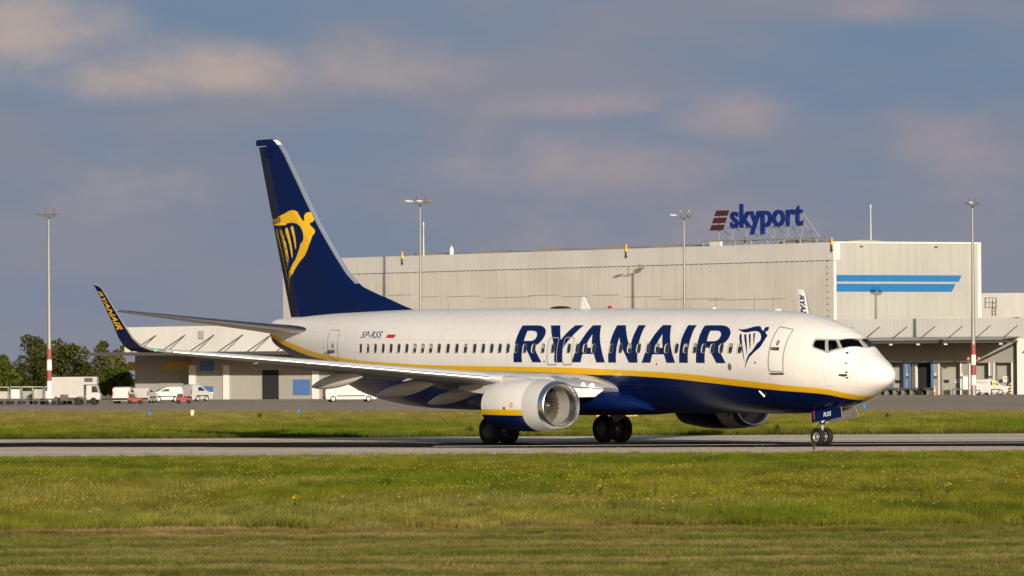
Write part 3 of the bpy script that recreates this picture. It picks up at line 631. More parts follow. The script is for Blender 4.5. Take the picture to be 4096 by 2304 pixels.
for sd in (1, -1):
    b = MB(); b.loft([wing_sec(sd, y, z, l, t, tc, dz) for y, z, l, t, tc, dz in WS])
    nn = len(airfoil(.1)); ms = []
    for i in range(len(WS) - 1): ms += [(2 if i < 2 else 0) if abs(j - 14.5) < 2.6 else (0 if j < 15 else 1) for j in range(nn)]
    b.m = ms + b.m[len(ms):]
    w = b.build('wing', [M['wing_grey'], M['inlet_grey'], M['slat_metal']], jet, smooth=True, angle=50)
    # slats, run out a little ahead of and below the leading edge
    for ya, yb in ((5.55, 8.2), (8.23, 10.9), (10.93, 13.6), (13.63, 16.25)):
        b = MB(); secs = []
        for y in (ya, (ya + yb) / 2, yb):
            _, z, l, t, tc, dz = wing_at(y); ch = t - l; q = []
            prof = [p for p in airfoil(tc, 26)]
            up = [p for p in prof[:27] if p[0] < .15]; lo = [p for p in prof[27:] if p[0] < .055]
            back = [(.06, .0), (.10, .028)]
            for x, tt in up + lo + back: q.append(Lc(l - .17 - .012 * ch + x * ch * 1.02, sd * y, z - .02 + tt * ch * 1.05))
            secs.append(q)
        b.loft(secs); k = len(secs[0]); nu, nl = len(up), len(lo)
        b.m = [(0 if j < nu - 3 else (1 if j < nu + nl - 1 else 2)) for i in range(2) for j in range(k)] + b.m[2 * k:]
        b.build('slat', [M['slat_paint'], M['slat_metal'], M['dark']], w, smooth=True, angle=45)
    # leading edge flap folded out under the wing root
    kp = [(2.0, 14.30, 2.10), (3.1, 15.12, 2.19), (4.25, 15.98, 2.30), (4.25, 15.86, 1.93), (3.1, 15.0, 1.82), (2.35, 14.42, 1.84)]
    b = MB(); o1 = [Lc(s, sd * y, z) for y, s, z in kp]; o2 = [(p[0] - .07, p[1], p[2] + .02) for p in o1]; k6 = len(kp)
    b.add(o1 + o2, [tuple(range(k6)), tuple(range(2 * k6 - 1, k6 - 1, -1))] + [(i, k6 + i, k6 + (i + 1) % k6, (i + 1) % k6) for i in range(k6)])
    b.build('leading_edge_flap', M['inlet_grey'], w)
    # winglet
    b = MB(); b.loft([wing_sec(sd, y, z, l, t, tc, dz, wl_n(i)) for i, (y, z, l, t, tc, dz) in enumerate(WLS)])
    ms = []
    for i in range(len(WLS) - 1): ms += [2 if abs(j - 14.5) < 3.1 else (0 if j < 15 else 1) for j in range(nn)]
    b.m = ms + b.m[len(ms):]
    wg = b.build('winglet', [M['white'], M['navy'], M['slat_metal']], w, smooth=True, angle=50)
    # winglet lettering: starboard outer face yellow, port inner face navy
    v, f, (x0, x1, y0, y1) = text_mesh('RYANAIR', 1, .045, .0, 1.06)
    tb = MB(); outv = []
    for x, y in v:
        tx, ty = (x - x0) / (x1 - x0), (y - y0) / (y1 - y0)
        zz = 5.90 - 1.46 * tx; c = .80 - .56 * ty
        for i, (p, q) in enumerate(zip(WLS, WLS[1:])):
            if zz <= q[1] or i == len(WLS) - 2:
                t = (zz - p[1]) / (q[1] - p[1]); break
        yy, ss, te, tc, dz = (p[k] + (q[k] - p[k]) * t for k in (0, 2, 3, 4, 5)); ch = te - ss
        th_ = 5 * tc * (.2969 * math.sqrt(c) - .126 * c - .3516 * c * c + .2843 * c ** 3 - .1015 * c ** 4) * ch + .014
        outv.append(Lc(ss + c * ch, sd * (yy + (th_ if sd > 0 else -th_ - .018 * ch)), zz + dz * c - .03))
    tb.add(outv, f); tb.build('winglet_lettering', M['yellow'] if sd > 0 else M['navy_letter'], w, fix=False)
    # flap track fairings
    for y, l_, sag in ((3.95, 3.1, .55), (6.3, 3.3, .50), (9.2, 2.9, .42)):
        _, z, l, t, tc, dz = wing_at(y); b = MB(); secs = []
        s0 = t - 2.3; zb = z + dz - .16
        for k in range(9):
            u = k / 8; rr = max(.04, math.sin(math.pi * min(.985, .004 + u * .99))) ** .6
            s = s0 + (l_ + .25) * u; zc = zb - .12 - sag * u ** 1.25 * .9
            rw, rh = .17 * rr, .27 * rr
            secs.append([Lc(s, sd * (y + rw * math.cos(a)), zc + rh * math.sin(a)) for a in np.linspace(0, 2 * math.pi, 14, endpoint=False)])
        b.loft(secs); b.build('flap_fairing', M['inlet_grey'], w, smooth=True)
    # trailing edge flaps drooped a little
    for ya, yb in ((2.2, 5.6), (6.0, 11.8)):
        b = MB(); secs = []
        for y in (ya, yb):
            _, z, l, t, tc, dz = wing_at(y); ch = (t - l) * .2
            secs.append([Lc(t - .12 + x * ch * .95, sd * y, z + dz + q * ch - x * ch * .10) for x, q in airfoil(.13, 8)])
        b.loft(secs); b.build('flap', M['wing_grey'], w, smooth=True, angle=50)
    # landing lamps in the wing root, position lamp at the tip
    for y, r, m in ((2.35, .05, 'lamp_on'), (2.62, .075, 'lens')):
        _, z, l, t, tc, dz = wing_at(y); b = MB()
        b.lathe([(0, .001), (0.0, r), (-.05, r * 1.1)], 16, 0, Matrix.Translation(Lc(l - .045, sd * y, z + .02)))
        b.build('landing_light', [M[m]], w)
    p = Vector(Lc(22.93, sd * 16.7, 3.70)); b = MB(); b.tube([p, p + Vector((-.05, sd * -.09, -.01))], .026, 8)
    b.build('position_light', M['green_lamp'] if sd > 0 else M['red'], w)
    # ---------------------------------------------------------------- engines
    yc, zc = sd * 4.83, 1.535
    ME = Matrix(((-1, 0, 0, 19.6), (0, -1, 0, -yc), (0, 0, 1, zc), (0, 0, 0, 1)))
    def sq(x, y, z):
        r = math.hypot(y, z)
        if r < 1e-9: return y, z
        if z < 0: z = -r * (abs(z) / r) ** .84 * .985
        return y * 1.05, z
    cowl = [(14.52, 1.0), (14.55, 1.003), (15.1, 1.012), (15.7, 1.005), (16.3, .96), (16.8, .895), (17.15, .845), (17.15, .80), (16.5, .80)]
    b = MB(); b.lathe(cowl, 56, 0, ME, scale=sq)
    eng = b.build('engine_cowl', M['livery'], jet, smooth=True, fix=True, angle=35)
    zz = [p[2] for p in b.v]
    set_livery(eng.data, [z - (1.375 + .007 * (19.6 - p[0] - 14.5)) for p, z in zip(b.v, zz)], [z - (1.155 + .012 * (19.6 - p[0] - 14.5)) for p, z in zip(b.v, zz)], [(19.6 - p[0] + .9, .2) for p in b.v])
    b = MB(); b.lathe([(13.66, .928), (13.75, .94), (14.0, .968), (14.3, .99), (14.52, .998)], 56, 0, ME, scale=sq)
    b.build('inlet_cowl', M['inlet_grey'], eng, smooth=True)
    b = MB(); b.lathe([(13.86, .735), (13.68, .737), (13.55, .752), (13.46, .782), (13.415, .815), (13.41, .84), (13.43, .868), (13.48, .89), (13.56, .908), (13.66, .929)], 56, 0, ME, scale=sq)
    b.build('inlet_lip', M['metal'], eng, smooth=True)
    b = MB(); b.lathe([(13.86, .734), (14.0, .742), (14.3, .765), (14.62, .775)], 56, 0, ME, scale=sq)
    b.build('inlet_duct', M['duct'], eng, smooth=True)
    b = MB(); b.lathe([(14.62, .78), (14.63, .76), (14.63, .001)], 40, 0, ME)
    b.build('fan_disc', M['dark'], eng)
    b = MB()
    for k in range(24):
        q = []
        for r, tw in ((.16, 20), (.4, 42), (.745, 62)):
            hw = .085 + .05 * r
            q.append((r, hw, R(tw)))
        vs_ = []
        for r, hw, tw in q:
            for e in (-1, 1):
                x = 14.5 + e * hw * math.cos(tw); d = e * hw * math.sin(tw)
                ang = 2 * math.pi * k / 24 + d / r * 1.0
                vs_.append((x, r * math.cos(ang), r * math.sin(ang)))
        b.add(vs_, [(0, 1, 3, 2), (2, 3, 5, 4)], 0, ME)
    b.build('fan', M['fan'], eng, fix=False)
    b = MB(); b.lathe([(14.12, .002), (14.16, .05), (14.25, .10), (14.38, .16), (14.5, .19)], 24, 0, ME)
    sp_ = b.build('spinner', M['dull_metal'], eng, smooth=True)
    b = MB(); b.lathe([(16.2, .56), (17.0, .50), (17.6, .40), (17.95, .33), (17.95, .30), (17.7, .30)], 32, 0, ME)
    b.lathe([(17.5, .24), (18.1, .19), (18.6, .02)], 24, 0, ME); b.build('exhaust_nozzle', M['hot_metal'], eng, smooth=True)
    # pylon
    b = MB(); secs = []
    for s, w_, zl, zh in ((14.9, .06, 2.35, 2.50), (15.5, .16, 2.2, 2.60), (16.6, .2, 2.0, 2.66), (17.6, .2, 1.95, 2.6), (18.8, .14, 2.05, 2.35), (19.6, .03, 2.15, 2.3)):
        secs.append([Lc(s, yc + i * w_, z) for i, z in ((-1, zl), (1, zl), (1, zh - .05), (.4, zh), (-.4, zh), (-1, zh - .05))])
    b.loft(secs); b.build('pylon', M['inlet_grey'], eng, smooth=True, angle=30)
    # strake on the inboard side
    b = MB(); s_ = -sd
    b.add([Lc(14.7, yc + s_ * .88, zc + .55), Lc(15.5, yc + s_ * .86, zc + .58), Lc(15.5, yc + s_ * 1.13, zc + .80), Lc(15.3, yc + s_ * 1.13, zc + .78),
           Lc(14.7, yc + s_ * .88, zc + .53), Lc(15.5, yc + s_ * .86, zc + .56), Lc(15.5, yc + s_ * 1.13, zc + .78), Lc(15.3, yc + s_ * 1.13, zc + .76)],
          [(0, 1, 2, 3), (4, 7, 6, 5), (0, 3, 7, 4), (3, 2, 6, 7), (2, 1, 5, 6)])
    b.build('strake', M['white'], eng)
    if sd > 0:
        b = MB(); bb = Vector(Lc(15.1, yc + 1.065, zc + .02))
        for k in range(20):
            t0, t1 = 2 * math.pi * k / 20, 2 * math.pi * (k + 1) / 20
            b.add([bb + Vector((r * math.cos(t), -.01, r * math.sin(t))) for r, t in ((.06, t0), (.085, t0), (.085, t1), (.06, t1))], [(0, 1, 2, 3)])
        b.build('cowl_marking', M['red'], eng); b = MB(); b.box(bb + Vector((-.42, -.01, -.12)), (.12, .012, .09))
        b.build('cowl_marking', M['red'], eng)
    # ---------------------------------------------------------------- main gear
    g = MB(); y0_ = sd * 2.86
    g.tube([Lc(19.45, y0_ * .98, 2.2), Lc(19.55, y0_, 1.0)], .12, 14); g.tube([Lc(19.55, y0_, 1.05), Lc(19.6, y0_, .54)], .085, 12)
    g.tube([Lc(19.6, y0_ - .40, .545), Lc(19.6, y0_ + .40, .545)], .075, 12)
    g.tube([Lc(19.55, y0_, 1.1), Lc(19.35, sd * 1.3, 1.7)], .06, 10); g.tube([Lc(19.75, y0_, 1.15), Lc(19.95, y0_, .85), Lc(19.68, y0_, .6)], .04, 8)
    gs = g.build('landing_gear_strut', M['strut'], jet, smooth=True)
    g = MB(); yo = y0_ + sd * -.26
    g.add([Lc(18.95, yo, 1.55), Lc(18.50, yo, 1.55), Lc(18.63, yo, .98), Lc(19.12, yo, .83), Lc(18.95, yo + sd * .04, 1.55), Lc(18.50, yo + sd * .04, 1.55), Lc(18.63, yo + sd * .04, .98), Lc(19.12, yo + sd * .04, .83)],
          [(0, 1, 2, 3), (4, 7, 6, 5), (0, 4, 5, 1), (1, 5, 6, 2), (2, 6, 7, 3), (3, 7, 4, 0)])
    g.build('gear_door', M['inlet_grey'], gs)
    for e in (-.43, .43):
        wheel_at = (19.6, y0_ + e)
        MW = Matrix.Translation(Lc(wheel_at[0], wheel_at[1], .545)) @ Matrix.Rotation(R(90), 4, 'Z')
        t = MB(); t.lathe([(-.15, .30), (-.195, .36), (-.20, .44), (-.175, .505), (-.12, .54), (-.06, .55), (.06, .55), (.12, .54), (.175, .505), (.20, .44), (.195, .36), (.15, .30)], 48, 0, MW)
        wh = t.build('main_wheel', M['tyre'], jet, smooth=True)
        t = MB()
        for q in (-1, 1): t.lathe([(q * .15, .305), (q * .165, .29), (q * .12, .25), (q * .11, .12), (q * .15, .10), (q * .16, .001)], 32, 0, MW)
        t.build('rim', M['main_rim'], wh, smooth=True)
# ------------------------------------------------------------------ nose gear
g = MB()
g.tube([Lc(4.05, 0, 1.5), Lc(4.15, 0, .75)], .085, 12); g.tube([Lc(4.14, 0, .8), Lc(4.18, 0, .34)], .055, 10); g.tube([Lc(4.18, -.24, .34), Lc(4.18, .24, .34)], .05, 10)
g.tube([Lc(4.25, 0, .9), Lc(4.45, 0, .68), Lc(4.25, 0, .42)], .03, 6); g.tube([Lc(4.15, .05, .8), Lc(3.2, .05, 1.25)], .045, 8)
ns = g.build('nose_gear_strut', M['strut'], jet, smooth=True)
g = MB()
for y in (-.07, .07): g.lathe([(0, .001), (0, .07), (-.06, .06)], 12, 0, Matrix.Translation(Lc(4.0, y, .92)))
g.build('taxi_light', M['lens'], ns)
for e in (-.2, .2):
    MW = Matrix.Translation(Lc(4.18, e, .34)) @ Matrix.Rotation(R(90), 4, 'Z')
    t = MB(); t.lathe([(-.07, .17), (-.092, .21), (-.098, .26), (-.085, .31), (-.05, .338), (.05, .338), (.085, .31), (.098, .26), (.092, .21), (.07, .17)], 40, 0, MW)
    wh = t.build('nose_wheel', M['tyre'], jet, smooth=True)
    t = MB()
    for q in (-1, 1): t.lathe([(q * .07, .175), (q * .08, .165), (q * .05, .14), (q * .05, .07), (q * .075, .055), (q * .08, .001)], 28, 0, MW)
    for k in range(9):
        aa = 2 * math.pi * k / 9
        for q in (-1, 1): t.box((q * .057, .105 * math.cos(aa), .105 * math.sin(aa)), (.012, .03, .03), 1, MW)
    t.build('rim', [M['rim'], M['dark']], wh, smooth=True)
for sd in (1, -1):
    g = MB(); o_ = []
    for s, z, yy in ((4.31, 1.30, .40), (2.73, 1.46, .36), (2.60, 1.08, .44), (4.2, .87, .47)): o_.append(Lc(s, sd * yy, z))
    i_ = [(p[0], p[1] + sd * .035, p[2]) for p in o_]
    g.add(o_ + i_, [(0, 1, 2, 3)], 0); g.add(o_ + i_, [(7, 6, 5, 4), (0, 4, 5, 1), (1, 5, 6, 2), (2, 6, 7, 3), (3, 7, 4, 0)], 1)
    nd_ = g.build('nose_gear_door', [M['navy'], M['door_inner']], jet)
    if sd > 0:
        def on_door(s, z, off=.008):
            t = (1.35 - z) / .45; return Lc(s, .385 + .065 * t + off, z)
        v, f, (x0, x1, y0, y1) = text_mesh('RSS', 1, .02, .0, 1.05); tb = MB()
        tb.add([on_door(3.60 - .40 * (x - x0) / (x1 - x0), 1.08 + .165 * (y - y0) / (y1 - y0) + .05 * (x - x0) / (x1 - x0), .014) for x, y in v], f)
        tb.build('door_lettering', M['white'], nd_, fix=False)
        tb = MB(); tb.add([on_door(4.19, 1.29, .014), on_door(4.13, 1.30, .014), on_door(4.03, .90, .014), on_door(4.09, .88, .014)], [(0, 1, 2, 3)]); tb.build('door_stripe', M['red'], nd_, fix=False)
# ------------------------------------------------------------------ fin, rudder, tailplane
fLE = interp([(4.9,26.2),(5.1,27.4),(5.34,28.61),(5.8,30.2),(6.31,31.92),(6.73,32.63),(7.39,33.32),(9.1,34.89),(11.11,36.44),(12.3,37.42),(12.5,37.7),(12.56,37.85)])
fH = interp([(4.9,35.84),(5.17,35.93),(9.11,37.31),(12.29,38.38),(12.56,38.46)])
def hT(z): return .30 - .024 * (z - 5)
def finy(s, z):
    le, h = fLE(z), fH(z); d = max(0, s - le); L = h - le
    u = d / L
    return hT(z) * min(1.0, math.sqrt(min(1, d / max(1.1, .35 * L)))) * (1 - .25 * max(0, (u - .5) / .5))
zs = [4.95, 5.1, 5.3, 5.5, 5.75, 6.0, 6.3, 6.6, 7, 7.5, 8, 9, 10, 11, 11.8, 12.3]
def fin_sec(z, u0, u1, n=14, te=None):
    le, h = fLE(z), (fH(z) if te is None else te); us = [u0 + (u1 - u0) * (k / n) ** 1.6 for k in range(n + 1)]
    p = [(le + (h - le) * u) for u in us]
    return [Lc(s, -finy(s, z), z) for s in reversed(p)] + [Lc(s, finy(s, z), z) for s in p[1 if u0 == 0 else 0:]]
b = MB(); b.loft([fin_sec(z, 0, 1) for z in zs]); fin = b.build('fin', M['navy'], jet, smooth=True, angle=50)
b = MB(); b.loft([fin_sec(z, 0, 1, te=t) for z, t in ((12.3, 39.16), (12.5, 39.19), (12.555, 39.1))]); b.build('fin_cap', M['navy'], fin, smooth=True, angle=40)
b = MB(); secs = []
for z in np.linspace(6.45, 12.28, 16):
    le = fLE(z); w_ = .16 + .006 * (z - 6)
    us = [le + w_ * (k / 6) ** 1.7 for k in range(7)]
    secs.append([Lc(s - .02, -finy(s, z) - .012, z) for s in reversed(us)] + [Lc(s - .02, finy(s, z) + .012, z) for s in us[1:]])
b.loft(secs); b.build('fin_leading_edge', M['edge_metal'], fin, smooth=True)
b = MB(); b.loft([[Lc(fLE(z) + d, e * (finy(fLE(z) + d, z) + .012), z) for e, d in ((-1, .22), (-1, .08), (-1, .01), (1, .01), (1, .08), (1, .22))] for z in (12.3, 12.42, 12.52)]); b.build('fin_tip', M['white'], fin)
RD = R(17)
fC = interp([(5.1,1.62),(9.1,1.33),(12.28,1.12)])
def rud(z, c, sd, off=0.0):
    """point on the rudder c metres behind the hinge, trailing edge swung to port"""
    h = fH(z); t = .75 * hT(z) * (1 - c / fC(z)) + .012 + off
    return Lc(h + c * math.cos(RD) + sd * t * math.sin(RD), -c * math.sin(RD) + sd * t * math.cos(RD), z)
b = MB(); b.loft([[rud(z, c, -1) for c in (fC(z), fC(z) * .5, .0)] + [rud(z, c, 1) for c in (0.0, fC(z) * .5, fC(z))] for z in (5.14, 7, 9.1, 11, 12.26)])
rdr = b.build('rudder', M['navy'], fin)
b = MB()
for z, m_ in ((8.95, 'yellow'), (12.0, 'navy')):
    pass
# harp on the fin, running over onto the rudder
b = MB()
for lp in FINHARP:
    V, F = cdt([lp], [p for p in grid_pts([lp], .12, .12)], evenodd([lp]))
    pts = []
    for s, z in V:
        h = fH(z)
        if s <= h: pts.append(Lc(s, finy(s, z) + .012, z))
        else: pts.append(rud(z, (s - h) * 2.2, 1, .02))
    b.add(pts, F)
b.build('harp_emblem', M['yellow'], fin, fix=False)
b = MB(); b.loft([[Lc(s, finy(36.9, 8.98) * 1.0 + w_ * math.cos(t) - .02, 8.98 + w_ * .7 * math.sin(t)) for t in np.linspace(0, 2 * math.pi, 10, endpoint=False)] for s, w_ in ((36.85, .01), (37.0, .06), (37.35, .09), (37.75, .03))]); b.build('rudder_actuator_fairing', M['yellow'], fin, smooth=True)
b = MB(); b.prism([(19.6 - 38.3, 11.75), (19.6 - 38.12, 11.85), (19.6 - 38.25, 12.2), (19.6 - 38.5, 12.2)], -.2, -.13); b.build('rudder_actuator_fairing', M['navy'], fin)
for sd in (1, -1):
    b = MB(); b.loft([wing_sec(sd, y, z, l, t, tc) for y, z, l, t, tc in ((.35, 4.5, 34.3, 38.15, .10), (.9, 4.58, 34.76, 38.25, .10), (4, 5.0, 36.88, 39.0, .095), (6.9, 5.39, 38.88, 39.72, .09), (7.1, 5.42, 39.12, 39.72, .06))])
    ms = []
    for i in range(4): ms += [2 if abs(j - 14.5) < 4.0 else (0 if j < 15 else 1) for j in range(nn)]
    b.m = ms + b.m[len(ms):]; b.build('tailplane', [M['wing_grey'], M['inlet_grey'], M['chrome']], jet, smooth=True, angle=50)
b = MB(); b.lathe([(37.95, .16), (38.1, .15), (38.1, .001)], 20, 0, Matrix(((-1, 0, 0, 19.6), (0, -1, 0, 0), (0, 0, 1, 4.62), (0, 0, 0, 1)))); b.build('auxiliary_exhaust', M['hot_metal'], jet)

# ------------------------------------------------------------------ the pilot behind the side window
def skinned(name, joints, edges, radii, m, root=0, sub=2):
    me = bpy.data.meshes.new(name); me.from_pydata(joints, edges, [])
    o = bpy.data.objects.new(name, me); COL.objects.link(o)
    sm = o.modifiers.new('skin', 'SKIN'); o.modifiers.new('sub', 'SUBSURF').levels = sub; o.modifiers['sub'].render_levels = sub
    for i, r in enumerate(radii):
        q = me.skin_vertices[0].data[i]; q.radius = (r, r) if not isinstance(r, tuple) else r; q.use_root = (i == root)
    dg = bpy.context.evaluated_depsgraph_get(); dg.update()
    me2 = bpy.data.meshes.new_from_object(o.evaluated_get(dg)); bpy.data.objects.remove(o)
    me2.name = name; me2.materials.clear(); me2.materials.append(m)
    me2.polygons.foreach_set('use_smooth', [True] * len(me2.polygons))
    o = bpy.data.objects.new(name, me2); COL.objects.link(o); return o
skin_m = mat('skin', (.42, .24, .17), .55); shirt_m = mat('white shirt', (.75, .76, .74), .7); hair_m = mat('dark hair', (.02, .015, .012), .6); trouser_m = mat('navy trousers', (.01, .012, .02), .8)
# seated, facing the nose (+x), hands forward on the yoke
J = [(0, 0, 0), (0, 0, .22), (.01, 0, .42), (.02, 0, .52), (.035, 0, .60), (.05, 0, .70), (.06, 0, .77),
     (.0, .19, .42), (.10, .24, .18), (.34, .17, .16), (.0, -.19, .42), (.10, -.24, .18), (.34, -.17, .16),
     (.40, .10, -.02), (.42, .10, -.40), (.40, -.10, -.02), (.42, -.10, -.40), (.1, .1, -.01), (.1, -.1, -.01),
     (.14, 0, .665)]
Eg = [(0, 1), (1, 2), (2, 3), (3, 4), (4, 5), (5, 6), (2, 7), (7, 8), (8, 9), (2, 10), (10, 11), (11, 12), (0, 17), (17, 13), (13, 14), (0, 18), (18, 15), (15, 16), (5, 19)]
Rr = [.15, .15, .14, .06, .075, .10, .075, .075, .05, .038, .075, .05, .038, .075, .055, .075, .055, .09, .09, .022]
pil = skinned('person', J, Eg, Rr, skin_m)
jm = Matrix.Translation((1.6955, 220.068, 0)) @ Matrix.Rotation(-YAW, 4, 'Z')
pil.matrix_world = jm @ Matrix.Translation(Lc(2.74, .52, 3.07))
tag(pil, 'pilot in a white shirt seated behind the cockpit side window', 'person')
def clothes(name, idx, grow, m):
    mp = {j: k for k, j in enumerate(idx)}
    o = skinned(name, [J[j] for j in idx], [(mp[a], mp[b]) for a, b in Eg if a in mp and b in mp], [Rr[j] + grow for j in idx], m)
    o.parent = pil; return o
clothes('shirt', [0, 1, 2, 7, 8, 10, 11], .012, shirt_m); clothes('trousers', [0, 17, 13, 14, 18, 15, 16], .012, trouser_m)
hb = MB(); hb.loft([[(.03 + rr * math.cos(t), rr * math.sin(t) * .9, z) for t in np.linspace(0, 2 * math.pi, 14, endpoint=False)] for z, rr in ((.66, .098), (.74, .108), (.80, .098), (.845, .06), (.86, .01))])
ho = hb.build('hair', hair_m, pil, smooth=True)
# ================================================================== ground, runway, apron
def ground_mat(name, cols, scale, stretch=(1, 1, 1), rough=.9, bump=.0, fine=18.0, streak=None):
    m, nt, b = newmat(name); N, L = nt.nodes, nt.links
    t = N.new('ShaderNodeTexCoord'); mp = N.new('ShaderNodeMapping'); mp.inputs['Scale'].default_value = stretch; L.new(t.outputs['Object'], mp.inputs[0])
    n = N.new('ShaderNodeTexNoise'); n.inputs['Scale'].default_value = scale; n.inputs['Detail'].default_value = 7; n.inputs['Roughness'].default_value = .62; L.new(mp.outputs[0], n.inputs['Vector'])
    r = N.new('ShaderNodeValToRGB'); L.new(n.outputs['Fac'], r.inputs[0])
    el = r.color_ramp.elements
    while len(el) < len(cols): el.new(.5)
    for i, c in enumerate(cols): el[i].position = .3 + .4 * i / max(1, len(cols) - 1); el[i].color = c + (1,)
    n2 = N.new('ShaderNodeTexNoise'); n2.inputs['Scale'].default_value = fine; n2.inputs['Detail'].default_value = 3; L.new(t.outputs['Object'], n2.inputs['Vector'])
    mr = N.new('ShaderNodeMapRange'); L.new(n2.outputs['Fac'], mr.inputs[0]); mr.inputs[1].default_value = .3; mr.inputs[2].default_value = .7; mr.inputs[3].default_value = .72; mr.inputs[4].default_value = 1.2
    mx = N.new('ShaderNodeMix'); mx.data_type = 'RGBA'; mx.blend_type = 'MULTIPLY'; mx.inputs[0].default_value = 1
    L.new(r.outputs[0], mx.inputs[6]); L.new(mr.outputs[0], mx.inputs[7])
    L.new(mx.outputs[2], b.inputs['Base Color']); b.inputs['Roughness'].default_value = rough; b.inputs['Specular IOR Level'].default_value = 0
    if bump:
        nb = N.new('ShaderNodeTexNoise'); nb.inputs['Scale'].default_value = 5; nb.inputs['Detail'].default_value = 2; L.new(t.outputs['Object'], nb.inputs['Vector'])
        bp = N.new('ShaderNodeBump'); bp.inputs['Strength'].default_value = bump; bp.inputs['Distance'].default_value = .45; L.new(nb.outputs['Fac'], bp.inputs['Height']); L.new(bp.outputs[0], b.inputs['Normal'])
    return m
def vnoise(x, y, seed, sx, sy):
    g = np.random.default_rng(seed).random((128, 128)); u, v = x * sx + 40, y * sy + 40
    i, j = np.floor(u).astype(int), np.floor(v).astype(int); a, b = u - i, v - j; a = a * a * (3 - 2 * a); b = b * b * (3 - 2 * b)
    G = lambda p, q: g[p % 128, q % 128]
    return (G(i, j) * (1 - a) + G(i + 1, j) * a) * (1 - b) + (G(i, j + 1) * (1 - a) + G(i + 1, j + 1) * a) * b
def fbm(x, y, seed, sx, sy, o=4):
    return sum(vnoise(x, y, seed + k, sx * 2 ** k, sy * 2 ** k) * .5 ** k for k in range(o)) / sum(.5 ** k for k in range(o))
def sheet(name, pts, z, m, kind='structure'):
    b = MB(); b.add([(x, y, z) for x, y in pts], [tuple(range(len(pts)))])
    o = b.build(name, m, None, fix=False)
    if o.data.polygons[0].normal.z < 0: o.data.flip_normals()
    return tag(o, kind=kind)
soil = ground_mat('grass soil', [(.06, .075, .014), (.12, .13, .026), (.155, .145, .04)], .35, (.3, 1, 1), fine=6)
sheet('ground', [(-3000, -300), (3000, -300), (3000, 6000), (-3000, 6000)], 0, soil)
conc = ground_mat('runway concrete', [(.58, .465, .36), (.75, .61, .475), (.66, .54, .42)], .12, (.25, 1.6, 1), fine=4, bump=1.0)
apr = ground_mat('apron asphalt', [(.30, .255, .20), (.44, .375, .295), (.37, .315, .25)], .05, (.2, 1.2, 1), fine=3, bump=1.0)
darkasp = ground_mat('worn rubber strip', [(.020, .019, .018), (.034, .031, .028), (.026, .024, .022)], .2, (.1, 2, 1), fine=5)
linem = mat('runway line paint', (.88, .86, .80), .9, spec=0, var=.4, scale=.6, stretch=(.3, 3, 1), dark=.7)
sheet('runway', [(-400, 187), (400, 187), (400, 244), (-400, 246)], .012, conc)
sx_ = np.concatenate([[-400], np.arange(-60, 60, .8), [400]])
lo_ = np.interp(sx_, [-400, -18, 0, 20, 400], [222, 218, 207.5, 203.5, 202.5]) + 1.6 * (fbm(sx_, sx_ * 0, 3, .25, .2) - .5) + .9 * (vnoise(sx_, sx_ * 0, 4, 1.1, .2) - .5)
hi_ = np.interp(sx_, [-400, -18, 0, 20, 400], [236, 232, 221.5, 217, 216.5]) + 2.2 * (fbm(sx_, sx_ * 0, 8, .2, .2) - .5) + 1.2 * (vnoise(sx_, sx_ * 0, 9, .9, .2) - .5)
b = MB(); n_ = len(sx_); b.add([(x, y, .016) for x, y in zip(sx_, lo_)] + [(x, y, .016) for x, y in zip(sx_, hi_)], [(i, i + 1, n_ + i + 1, n_ + i) for i in range(n_ - 1)])
tag(b.build('runway_strip', darkasp, fix=False), kind='structure')
for nm, pts in (('edge', [(-300, 241.5), (300, 233), (300, 234.9), (-300, 243.6)]), ('a', [(6, 229.0), (200, 228.4), (200, 230.2), (6, 230.8)]), ('b', [(5, 225.2), (200, 224.6), (200, 226.4), (5, 227.0)]),
                ('c', [(-3, 212.1), (200, 211.2), (200, 212.3), (-3, 213.2)]), ('d', [(-200, 205.6), (.6, 200.6), (.6, 202.4), (-200, 207.6)])):
    sheet('runway_marking', pts, .020, linem)
sheet('apron', [(-700, 440), (-40, 433), (0, 404), (34, 376), (300, 360), (900, 360), (900, 1000), (-700, 1000)], .010, apr)
sheet('apron_edge', [(-700, 434), (-40, 427), (0, 398.5), (34, 371), (300, 355), (900, 355), (900, 360.2), (300, 360.2), (34, 376.2), (0, 404.2), (-40, 433.2), (-700, 440.2)], .014, darkasp)

